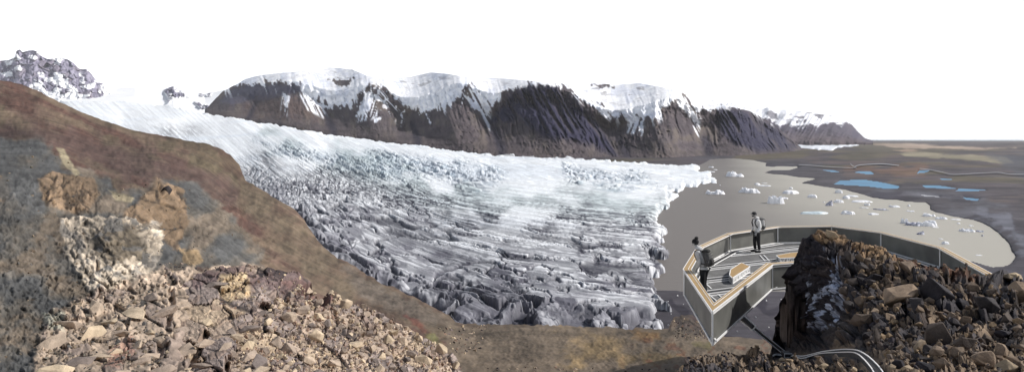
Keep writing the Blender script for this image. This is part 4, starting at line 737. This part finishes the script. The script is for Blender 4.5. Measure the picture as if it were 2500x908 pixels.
class MB:
    def __init__(s): s.v = []; s.f = []
    def hexa(s, p):                                   # 8 points: bottom 4, top 4
        n = len(s.v); s.v += [tuple(q) for q in p]
        for a in ((3,2,1,0), (4,5,6,7), (0,1,5,4), (1,2,6,5), (2,3,7,6), (3,0,4,7)): s.f.append(tuple(n+k for k in a))
    def bar(s, a, b, w_, h_, up=Vector((0, 0, 1)), ext=0.):
        a = Vector(a); b = Vector(b); t = (b-a).normalized(); a = a-t*ext; b = b+t*ext; sd_ = t.cross(up)
        if sd_.length < 1e-4: sd_ = Vector((1, 0, 0))
        sd_.normalize(); u = sd_.cross(t).normalized(); x_ = sd_*w_/2; y_ = u*h_/2
        s.hexa([a-x_-y_, a+x_-y_, b+x_-y_, b-x_-y_, a-x_+y_, a+x_+y_, b+x_+y_, b-x_+y_])
    def prism(s, pts, z0, z1):
        n = len(s.v); k = len(pts); s.v += [(p[0], p[1], z0) for p in pts]+[(p[0], p[1], z1) for p in pts]
        s.f.append(tuple(range(n+k-1, n-1, -1))); s.f.append(tuple(range(n+k, n+2*k)))
        for i in range(k): j = (i+1) % k; s.f.append((n+i, n+j, n+k+j, n+k+i))
    def build(s, name, mat, parent=None, origin=None):
        o_ = Vector(origin) if origin is not None else Vector((0, 0, 0))
        me = bpy.data.meshes.new(name); me.from_pydata([tuple(Vector(v)-o_) for v in s.v], [], s.f); me.update()
        bm = bmesh.new(); bm.from_mesh(me); bmesh.ops.recalc_face_normals(bm, faces=bm.faces[:]); bm.to_mesh(me); bm.free(); return link(name, me, mat, parent)
org = Vector((9.5, 24.0, ZD)); deck = empty('viewing_deck', org)
tag(deck, 'crescent-shaped viewing deck with dark panels, white edges and wooden handrail behind the right outcrop', 'viewing deck')
def offset_line(pts, d):                              # shift a plan polyline sideways
    out = []
    for i, p in enumerate(pts):
        a = (pts[i]-pts[i-1]) if i else (pts[1]-pts[0]); b = (pts[i+1]-pts[i]) if i < len(pts)-1 else a
        a = a.normalized(); b = b.normalized(); na = Vector((-a.y, a.x, 0)); nb_ = Vector((-b.y, b.x, 0)); m = (na+nb_); m.normalize(); k = 1/max(.3, m.dot(na)); out.append(p+m*d*k)
    return out
def seg_strip(line0, line1, z0, z1):
    mb = MB()
    for i in range(len(line0)-1):
        a, b, c, d = line0[i], line0[i+1], line1[i+1], line1[i]
        mb.hexa([Vector((p.x, p.y, z0)) for p in (a, b, c, d)]+[Vector((p.x, p.y, z1)) for p in (a, b, c, d)])
    return mb
poly = [p for p in OUT]+[p for p in INN[::-1][:-1]]
fl = MB(); fl.prism(poly, ZD-.10, ZD); fl.build('floor', m_deck, deck, org)
# bands of boards: a dark channel between white lines
ud = Vector((.91, .41, 0)).normalized(); vd = Vector((-ud.y, ud.x, 0))
def clip(v0):
    r = []
    for i in range(len(poly)):
        a, b = poly[i], poly[(i+1) % len(poly)]; fa_, fb_ = a.dot(vd)-v0, b.dot(vd)-v0
        if (fa_ > 0) != (fb_ > 0): t = fa_/(fa_-fb_); r.append((a+(b-a)*t).dot(ud))
    r.sort(); return [(r[i]+.1, r[i+1]-.1) for i in range(0, len(r)-1, 2) if r[i+1]-r[i] > .3]
lines = MB(); chan = MB(); seams = MB()
def P2(u, v, z): q = ud*u+vd*v; return Vector((q.x, q.y, z))
for v0 in (20.3, 18.52, 16.95, 15.55, 21.9):
    for dv in (.17, -.12, -.36):
        for u0, u1 in clip(v0+dv): lines.bar(P2(u0, v0+dv, ZD+.012), P2(u1, v0+dv, ZD+.012), .042, .02)
    for u0, u1 in clip(v0): chan.bar(P2(u0, v0+.025, ZD+.006), P2(u1, v0+.025, ZD+.006), .24, .008)
for v0 in np.arange(13.6, 23.6, .145):
    for u0, u1 in clip(v0): seams.bar(P2(u0, v0, ZD+.003), P2(u1, v0, ZD+.003), .018, .004)
for (xa, ya, xb, yb) in [(1855,624,1868,638),(1864,623,1878,637),(1721,691,1737,706),(1731,720,1751,737),(1752,719,1764,728)]:
    a, b = onz(xa, ya, ZD), onz(xb, yb, ZD); lines.bar(a+Vector((0, 0, .017)), b+Vector((0, 0, .017)), .042, .02)
seams.build('board_seams', m_gap, deck, org); chan.build('drain_channel', m_gap, deck, org); lines.build('floor_line', m_white, deck, org)
# panels, posts and rail of the outer and the inner parapet
def parapet(line, inward, names=True):
    s = inward; mid = offset_line(line, s*.06); inn = offset_line(line, s*.19)
    for i in range(len(line)-1):
        a, b = line[i], line[i+1]; a2, b2 = mid[i], mid[i+1]; mb = MB()
        mb.hexa([Vector((p.x, p.y, ZD-.05)) for p in (a, b, b2, a2)]+[Vector((p.x, p.y, ZR-.055)) for p in (a, b, b2, a2)])
        pn = mb.build('side_panel', m_panel, deck, org)
        o1 = offset_line([a, b], -s*.014); i1 = offset_line([a, b], s*.075)
        mb = MB(); mb.bar(Vector((o1[0].x, o1[0].y, ZD-.04)), Vector((o1[1].x, o1[1].y, ZD-.04)), .035, .04); mb.bar(Vector((i1[0].x, i1[0].y, ZD+.03)), Vector((i1[1].x, i1[1].y, ZD+.03)), .04, .05)
        mb.build('edge_trim', m_white, pn, org)
    for i, p in enumerate(line):
        mb = MB(); q = mid[i]; o_ = p+(p-mid[i])*.4; i_ = p+(mid[i]-p)*1.6
        mb.bar(Vector((o_.x, o_.y, ZD-.06)), Vector((o_.x, o_.y, ZR-.05)), .035, .035, Vector((0, 1, 0))); mb.bar(Vector((i_.x, i_.y, ZD)), Vector((i_.x, i_.y, ZR-.05)), .04, .04, Vector((0, 1, 0))); mb.build('post', m_white, deck, org)
    cap0 = offset_line(line, -s*.03); cap = seg_strip(cap0, inn, ZR-.05, ZR); cp = cap.build('handrail', m_wood, deck, org)
    l = MB()
    for q, zz in ((offset_line(line, -s*.045), ZR-.02), (inn, ZR-.02), (offset_line(line, s*.11), ZR+.001)):
        for i in range(len(q)-1): l.bar(Vector((q[i].x, q[i].y, zz)), Vector((q[i+1].x, q[i+1].y, zz)), .024 if zz < ZR else .014, .035 if zz < ZR else .012, ext=.005)
    for i in range(len(line)-1): l.bar(Vector((offset_line(line, -s*.02)[i].x, offset_line(line, -s*.02)[i].y, ZR-.10)), Vector((offset_line(line, -s*.02)[i+1].x, offset_line(line, -s*.02)[i+1].y, ZR-.10)), .02, .03)
    l.build('rail_line', m_white, cp, org)
parapet(INN[::-1]+OUT[1:], -1)
# raised kerb along the foot of the outer parapet
k1, k2 = offset_line(OUT[1:], -.24), offset_line(OUT[1:], -.44); kb = seg_strip(k1, k2, ZD, ZD+.05).build('kerb', m_gap, deck, org); kl = MB()
for q in (k1, k2):
    for i in range(len(q)-1): kl.bar(Vector((q[i].x, q[i].y, ZD+.05)), Vector((q[i+1].x, q[i+1].y, ZD+.05)), .03, .03)
kl.build('kerb_line', m_white, kb, org)
# brace down to the rock
def tube(mb, a, b, r0, r1=None, n=12):
    r1 = r1 or r0; a = Vector(a); b = Vector(b); t = (b-a).normalized(); s_ = t.orthogonal().normalized(); u_ = t.cross(s_); k = len(mb.v)
    for p, r in ((a, r0), (b, r1)):
        for i in range(n): an = 2*math.pi*i/n; mb.v.append(tuple(p+s_*math.cos(an)*r+u_*math.sin(an)*r))
    for i in range(n): j = (i+1) % n; mb.f.append((k+i, k+j, k+n+j, k+n+i))
    mb.f.append(tuple(range(k+n-1, k-1, -1))); mb.f.append(tuple(range(k+n, k+2*n)))
dst = 17.25; s0 = Wv(1800, 766, 17.75); sj = Wv(1839, 799, 17.15); sf = Wv(1919, 864, 17.05)
mb = MB(); tube(mb, s0, sj, .085, .075); br = mb.build('brace', m_dark, deck, org)
mb = MB(); tube(mb, sj, sf, .04); mb.build('lower_rod', m_dark, br, org)
fw = Vector((0, -.06, .0)); tdir = (sf-s0).normalized(); side = tdir.cross(Vector((0, 1, 0))).normalized(); mb = MB()
for sg in (-1, 1): tube(mb, s0+side*sg*.085+fw, sj+side*sg*.075+fw, .02, n=6); tube(mb, sj+side*sg*.045+fw, sf+side*sg*.045+fw, .016, n=6)
tube(mb, sj-side*.075+fw, sj+side*.075+fw, .02, n=6); mb.build('brace_edge', m_white, br, org)
mb = MB(); c = Wv(1920, 864, 15.6); mb.hexa([c+Vector((x, y, z)) for z in (-.05, .05) for x, y in ((-.095, -.1), (.095, -.1), (.095, .1), (-.095, .1))]); ap = mb.build('anchor_plate', m_dark, deck, org); mb = MB()
cs = [c+Vector((x, -.105, z)) for x, z in ((-.095, -.05), (.095, -.05), (.095, .05), (-.095, .05))]
for i in range(4): mb.bar(cs[i], cs[(i+1) % 4], .014, .014, Vector((0, 1, 0)))
mb.build('plate_edge', m_white, ap, org)
mb = MB(); a, b = onz(1913, 697, ZD-.14), Wv(1948, 742, 19.4); tube(mb, a, b, .05); sb = mb.build('brace', m_dark, deck, org); mb = MB(); sv = (b-a).normalized().cross(Vector((0, 1, 0))).normalized()
for sg in (-1, 1): tube(mb, a+sv*sg*.05, b+sv*sg*.05, .014, n=6)
mb.build('brace_edge', m_white, sb, org)
#footpath with white borders
def gridD(x, y): return float(kdf(np.array([float(x)]), np.array([float(y)]))[0])
pu = smooth_line(PU, 5); pl = smooth_line(PL, 5); pa = []; 
for q in (pu, pl): pa.append([Wv(x, y, gridD(x, y)*.992)+Vector((0, 0, .02)) for x, y in q])
def strip_mesh(name, a, b, th, mat, par=None):
    V = []; Fc = []; n = len(a)
    for i in range(n): V += [tuple(a[i]), tuple(b[i]), tuple(b[i]-Vector((0, 0, th))), tuple(a[i]-Vector((0, 0, th)))]
    for i in range(n-1):
        for k in range(4): Fc.append((4*i+k, 4*i+(k+1) % 4, 4*i+4+(k+1) % 4, 4*i+4+k))
    me = bpy.data.meshes.new(name); me.from_pydata(V, [], Fc); me.update(); return link(name, me, mat, par)
m_path = pmat('dark_path_surface', A(72, 72, 74), .8, .2, 9, .25, bump=.01)
pt = strip_mesh('path', pa[0], pa[1], .12, m_path); tag(pt, 'narrow dark footpath with thin white borders curving over the rubble to the brace', 'path', kind='structure')
for q in pa:
    mb = MB()
    for i in range(len(q)-1):
        wd = .0011*min(q[i].y, 17)+.003; mb.bar(q[i]+Vector((0, 0, .006)), q[i+1]+Vector((0, 0, .006)), wd, wd, ext=.004)
    mb.build('path_border', m_white, pt)
# benches
def scribble_mat():
    m, nt, b = nodes('white_marbled_cladding'); L = nt.links.new; tc_ = nt.nodes.new('ShaderNodeTexCoord')
    v = nt.nodes.new('ShaderNodeTexWave'); v.inputs['Scale'].default_value = 3.2; v.inputs['Distortion'].default_value = 9; v.inputs['Detail'].default_value = 3; v.inputs['Detail Scale'].default_value = 2.5; L(tc_.outputs['Object'], v.inputs[0])
    r = nt.nodes.new('ShaderNodeValToRGB'); r.color_ramp.elements[0].position = .12; r.color_ramp.elements[0].color = (*A(110, 112, 116), 1); r.color_ramp.elements[1].position = .34; r.color_ramp.elements[1].color = (*A(240, 240, 240), 1)
    L(v.outputs['Fac'], r.inputs[0]); L(r.outputs[0], b.inputs['Base Color']); return m
m_scr = scribble_mat(); m_seat = pmat('tan_seat_top', A(196, 162, 112), .6, .2, 8, .12)
def bench(px, zt, label):
    p = [onz(x, y, zt) for x, y in px]; c = sum(p, Vector())/len(p); c.z = ZD; r = empty('bench', c); tag(r, label, 'bench', 'faceted benches on the deck')
    mb = MB(); mb.prism(p, ZD, zt-.03); mb.build('body', m_scr, r, c); mb = MB(); mb.prism([c+(q-c)*.985 for q in p], zt-.03, zt); mb.build('seat', m_seat, r, c)
    mb = MB(); k = len(p)
    for i in range(k):
        a, b = p[i], p[(i+1) % k]; mb.bar(Vector((a.x, a.y, zt-.012)), Vector((b.x, b.y, zt-.012)), .03, .03, ext=.01); mb.bar(Vector((a.x, a.y, ZD+.02)), Vector((b.x, b.y, ZD+.02)), .03, .03, ext=.01); mb.bar(Vector((a.x, a.y, ZD)), Vector((a.x, a.y, zt-.01)), .03, .03, Vector((0, 1, 0)))
    mb.build('edge_trim', m_white, r, c)
bench([(1783.7,657.5),(1810,640.5),(1831,650),(1788,678),(1781,671)], ZD+.22, 'five-sided low bench with tan top, standing free in the middle of the deck')
bench([(1895,623),(1930,616.5),(1975,613),(1980,626),(1904,630)], ZD+.22, 'long low bench with tan top, half hidden behind the dark outcrop')
# ================================================================== hikers
def skin(name, nodes_, edges, mat, parent, lv=2, root=0, extra=None):
    me = bpy.data.meshes.new(name); me.from_pydata([n[0] for n in nodes_], edges, []); o = bpy.data.objects.new(name, me); COL.objects.link(o)
    o.modifiers.new('s', 'SKIN'); sv = me.skin_vertices[0].data if me.skin_vertices else None
    if sv is None:
        bpy.context.view_layer.objects.active = o; me = o.data
    for i, n in enumerate(nodes_):
        r = n[1]; me.skin_vertices[0].data[i].radius = r if isinstance(r, tuple) else (r, r); me.skin_vertices[0].data[i].use_root = i == root
    ss = o.modifiers.new('b', 'SUBSURF'); ss.levels = ss.render_levels = lv
    dg = bpy.context.evaluated_depsgraph_get(); m2 = bpy.data.meshes.new_from_object(o.evaluated_get(dg)); m2.name = name
    bpy.data.objects.remove(o); 
    if extra: extra(m2)
    for p in m2.polygons: p.use_smooth = True
    m2.materials.clear(); return link(name, m2, mat, parent)
def blob(name, c, r, mat, parent, rot=(0, 0, 0), n=2, nz=0., seed=1, add=None, box=0.):
    bm = bmesh.new(); bmesh.ops.create_icosphere(bm, subdivisions=n+1, radius=1)
    for v in bm.verts:
        if box: q = v.co; k = max(abs(q.x), abs(q.y), abs(q.z)); v.co = q*(1-box)+q/k*.85*box
        if nz: v.co *= 1+nz*float(noise(np.array([[v.co.x*2.5+seed, v.co.y*2.5, v.co.z*2.5]]), seed)[0])
        if add: add(v)
    bmesh.ops.transform(bm, matrix=Matrix.Translation(Vector(c))@Euler(rot).to_matrix().to_4x4()@Matrix.Diagonal((*r, 1)), verts=bm.verts[:])
    for f in bm.faces: f.smooth = True
    me = bpy.data.meshes.new(name); bm.to_mesh(me); bm.free(); return link(name, me, mat, parent)
m_skin = pmat('grey_toned_skin', A(178, 178, 178), .6, .3, 8, .08); m_hair = pmat('dark_hair', A(60, 60, 60), .8, .2, 30, .3)
def hiker(loc, face, label, jacket_c, pack_c, hat_kind, lean, packlabel, hgt=1.0, patch=None):
    r = empty('person', loc, face); tag(r, label, 'person'); r.scale = (hgt, hgt, hgt)
    mj = pmat('jacket_cloth', jacket_c, .8, .2, 9, .35, bump=.01); mt = pmat('trouser_cloth', A(58, 58, 60), .85, .1, 8, .35, bump=.008); mbt = pmat('boot_leather', A(52, 52, 54), .7, .2, 10, .3); mp = pmat('pack_cloth', pack_c, .75, .2, 7, .4, bump=.01)
    ln = lambda z: lean*max(0, z-.95)                  # forward lean, +y is the way the person faces
    def q(x, y, z): return (x, y+ln(z), z)
    hy = .05
    N = [(q(0, 0, .95), (.135, .10)), (q(0, 0, 1.08), (.125, .09)), (q(0, .0, 1.27), (.155, .105)), (q(0, 0, 1.42), (.12, .075)), (q(0, .01, 1.49), .052), (q(0, .03+hy*.4, 1.555), .05), (q(0, .045+hy, 1.62), (.068, .082)), (q(0, .03+hy, 1.69), (.072, .088)), (q(0, .015+hy, 1.735), (.05, .06))]
    E = [(i, i+1) for i in range(8)]
    for s in (-1, 1):
        k = len(N); N += [(q(s*.17, 0, 1.40), .055), (q(s*.215, -.03, 1.13), .042), (q(s*.20, .13, .90), .028), (q(s*.185, .165, .845), (.020, .036))]; E += [(3, k), (k, k+1), (k+1, k+2), (k+2, k+3)]
        for f in range(4): b = len(N); fy = .195-.014*f; zz = .835-.005*f; N += [(q(s*(.182), .18-.022*f+.02, .80), .0095), (q(s*.172, .20-.022*f, .765-.003*abs(f-1.5)), .0085), (q(s*.158, .193-.022*f, .742+.004*f), .0075)]; E += [(k+3, b), (b, b+1), (b+1, b+2)]
        b = len(N); N += [(q(s*.165, .205, .84), .011), (q(s*.15, .225, .812), .0095)]; E += [(k+3, b), (b, b+1)]
        k = len(N); st_ = s*.035; N += [(q(s*.09, 0, .86), .082), ((s*.10, .02+st_, .48), .055), ((s*.105, -.02+st_, .10), .038), ((s*.11, .10+st_, .045), .034)]; E += [(0, k), (k, k+1), (k+1, k+2), (k+2, k+3)]
    skin('body', N, E, m_skin, r, 1)
    hc = Vector(q(0, .04+hy, 1.655))
    # face: nose, mouth, eyes, ears
    blob('nose', hc+Vector((0, .105, -.01)), (.013, .02, .022), m_skin, r, n=1); mm = pmat('lip_and_eye', A(80, 78, 78), .6, .2, 5, .1)
    blob('mouth', hc+Vector((0, .092, -.052)), (.022, .008, .006), mm, r, n=1)
    for s in (-1, 1): blob('eye', hc+Vector((s*.030, .090, .018)), (.011, .007, .007), mm, r, n=1); blob('ear', hc+Vector((s*.082, .0, -.005)), (.012, .022, .032), m_skin, r, n=1)
    blob('hair', hc+Vector((0, -.022, .03)), (.087, .088, .095), m_hair, r, n=2, nz=.05)
    # jacket, trousers, boots
    J = [(q(0, .0, .90), (.175, .135)), (q(0, 0, 1.05), (.165, .125)), (q(0, .005, 1.26), (.185, .135)), (q(0, 0, 1.41), (.14, .10)), (q(0, .01, 1.485), (.085, .085))]; JE = [(i, i+1) for i in range(4)]
    for s in (-1, 1): k = len(J); J += [(q(s*.175, 0, 1.39), .082), (q(s*.225, -.03, 1.13), .068), (q(s*.205, .11, .925), .05)]; JE += [(3, k), (k, k+1), (k+1, k+2)]
    skin('jacket', J, JE, mj, r, 2)
    T = [((0, 0, .96), (.15, .115))]; TE = []
    for s in (-1, 1): st_ = s*.035; k = len(T); T += [((s*.09, 0, .84), .105), ((s*.10, .02+st_, .48), .078), ((s*.105, -.015+st_, .12), .066)]; TE += [(0, k), (k, k+1), (k+1, k+2)]
    skin('trousers', T, TE, mt, r, 2)
    for s in (-1, 1): st_ = s*.035; blob('boot', (s*.11, .055+st_, .052), (.055, .15, .055), mbt, r, n=2, box=.4)
    blob('hood', Vector(q(0, -.035, 1.50)), (.12, .105, .065), mj if hat_kind == 'cap' else pmat('scarf_cloth', A(235, 235, 235), .9, .1, 12, .4, bump=.01), r, n=2, nz=.12, rot=(.3, 0, 0))
    if hat_kind == 'cap':
        h = blob('cap', hc+Vector((0, -.005, .055)), (.095, .102, .072), pmat('cap_cloth', A(66, 66, 68), .8, .2, 9, .2), r); blob('cap_peak', (hc+Vector((0, .11, .05))), (.07, .055, .010), m_dark, h, n=1, rot=(-.25, 0, 0)); blob('cap_patch', hc+Vector((.075, -.035, .06)), (.03, .045, .018), m_white, h, n=1)
        blob('beard', hc+Vector((0, .055, -.065)), (.05, .045, .03), m_hair, r, n=2, nz=.1)
    else:
        h = blob('knit_hat', hc+Vector((0, -.01, .055)), (.105, .112, .10), pmat('knit_wool', A(56, 56, 58), .95, .1, 30, .4, bump=.01), r, nz=.05); blob('pompom', hc+Vector((0, -.045, .175)), (.055, .055, .05), m_hair, h, nz=.35, seed=4)
        blob('scarf', Vector(q(0, .02, 1.51)), (.115, .115, .075), bpy.data.materials['scarf_cloth'], r, nz=.18, seed=8); blob('shirt_hem', (0, .0, .90), (.178, .138, .06), pmat('shirt_cloth', A(235, 235, 235), .9, .1, 5, .15), r, n=2)
    # backpack: carried, a thing of its own
    M = Matrix.Translation(Vector(loc))@Matrix.Rotation(face, 4, 'Z')@Matrix.Scale(hgt, 4)
    bp_ = empty('backpack', M@Vector(q(0, -.24, 1.0)), face); bp_.scale = (hgt,)*3; tag(bp_, packlabel, 'backpack')
    tl = -math.atan(lean)
    def pp(x, y, z): return Vector((x, y+lean*z, z))
    blob('pack_body', pp(0, 0, .22), (.155, .125, .27), mp, bp_, rot=(tl, 0, 0), box=.35, nz=.06); blob('lid', pp(0, .0, .46), (.14, .13, .065), pmat('pack_lid', tuple(v*.45 for v in pack_c), .8, .2, 6, .3), bp_, rot=(tl+.1, 0, 0), box=.3, nz=.08)
    blob('front_pocket', pp(0, -.105, .16), (.10, .055, .13), pmat('pocket_cloth', tuple(v*.6 for v in pack_c), .8, .2, 6, .3), bp_, rot=(tl, 0, 0), box=.3)
    for s in (-1, 1):
        blob('side_pocket', pp(s*.15, .0, .10), (.035, .07, .09), m_dark, bp_, box=.2)
        pts = [pp(s*.085, .10, .42), pp(s*.11, .20, .475), pp(s*.115, .335, .44), pp(s*.12, .385, .30), pp(s*.15, .33, .14), pp(s*.165, .2, .07), pp(s*.15, .10, .06)]; mb = MB()
        for i in range(len(pts)-1): mb.bar(pts[i], pts[i+1], .05, .014, Vector((0, 1, .6)) if i < 2 else Vector((1, 0, 0)), ext=.006)
        mb.build('strap', m_dark, bp_)
    mb = MB()
    for k in range(5): mb.bar(pp(-.12, -.13+.01*(k % 2), .08+.08*k), pp(.12, -.13, .11+.08*k), .012, .012)
    mb.build('lashing_cord', m_dark, bp_)
f2 = onz(1848, 616, ZD+.02); f2.z = ZD+.02
hiker(f2, math.pi/2+.15, 'standing hiker in a cap and pale jacket, head bowed, in profile by the far railing', A(252, 252, 252, 1.1), A(196, 196, 196), 'cap', .06, 'light grey backpack with dark straps worn by the hiker in the cap', 1.0)
f1 = Vector(((1719-CX)/F*19.35, 19.35, ZD+.02))
hiker(f1, .75, 'hiker in a dark bobble hat and grey jacket at the left corner of the deck', A(215, 215, 215), A(104, 104, 104), 'knit', .32, 'rounded dark backpack worn by the hiker in the bobble hat', .99)
# ================================================================== air
bm = bmesh.new(); bmesh.ops.create_cube(bm, size=1); me = bpy.data.meshes.new('haze'); bm.to_mesh(me); bm.free()
hz = link('haze', me); hz.scale = (230000, 72000, 2760); hz.location = (0, 72000/2-6000, 2760/2-60); tag(hz, 'thin pale air haze fading the far mountains and plain', 'haze', kind='stuff')
m = bpy.data.materials.new('thin_haze'); m.use_nodes = True; nt = m.node_tree; nt.nodes.remove(nt.nodes['Principled BSDF'])
pv = nt.nodes.new('ShaderNodeVolumePrincipled'); pv.inputs['Density'].default_value = HAZE; pv.inputs['Color'].default_value = (.98, .99, 1, 1); nt.links.new(pv.outputs[0], nt.nodes['Material Output'].inputs['Volume']); me.materials.append(m)
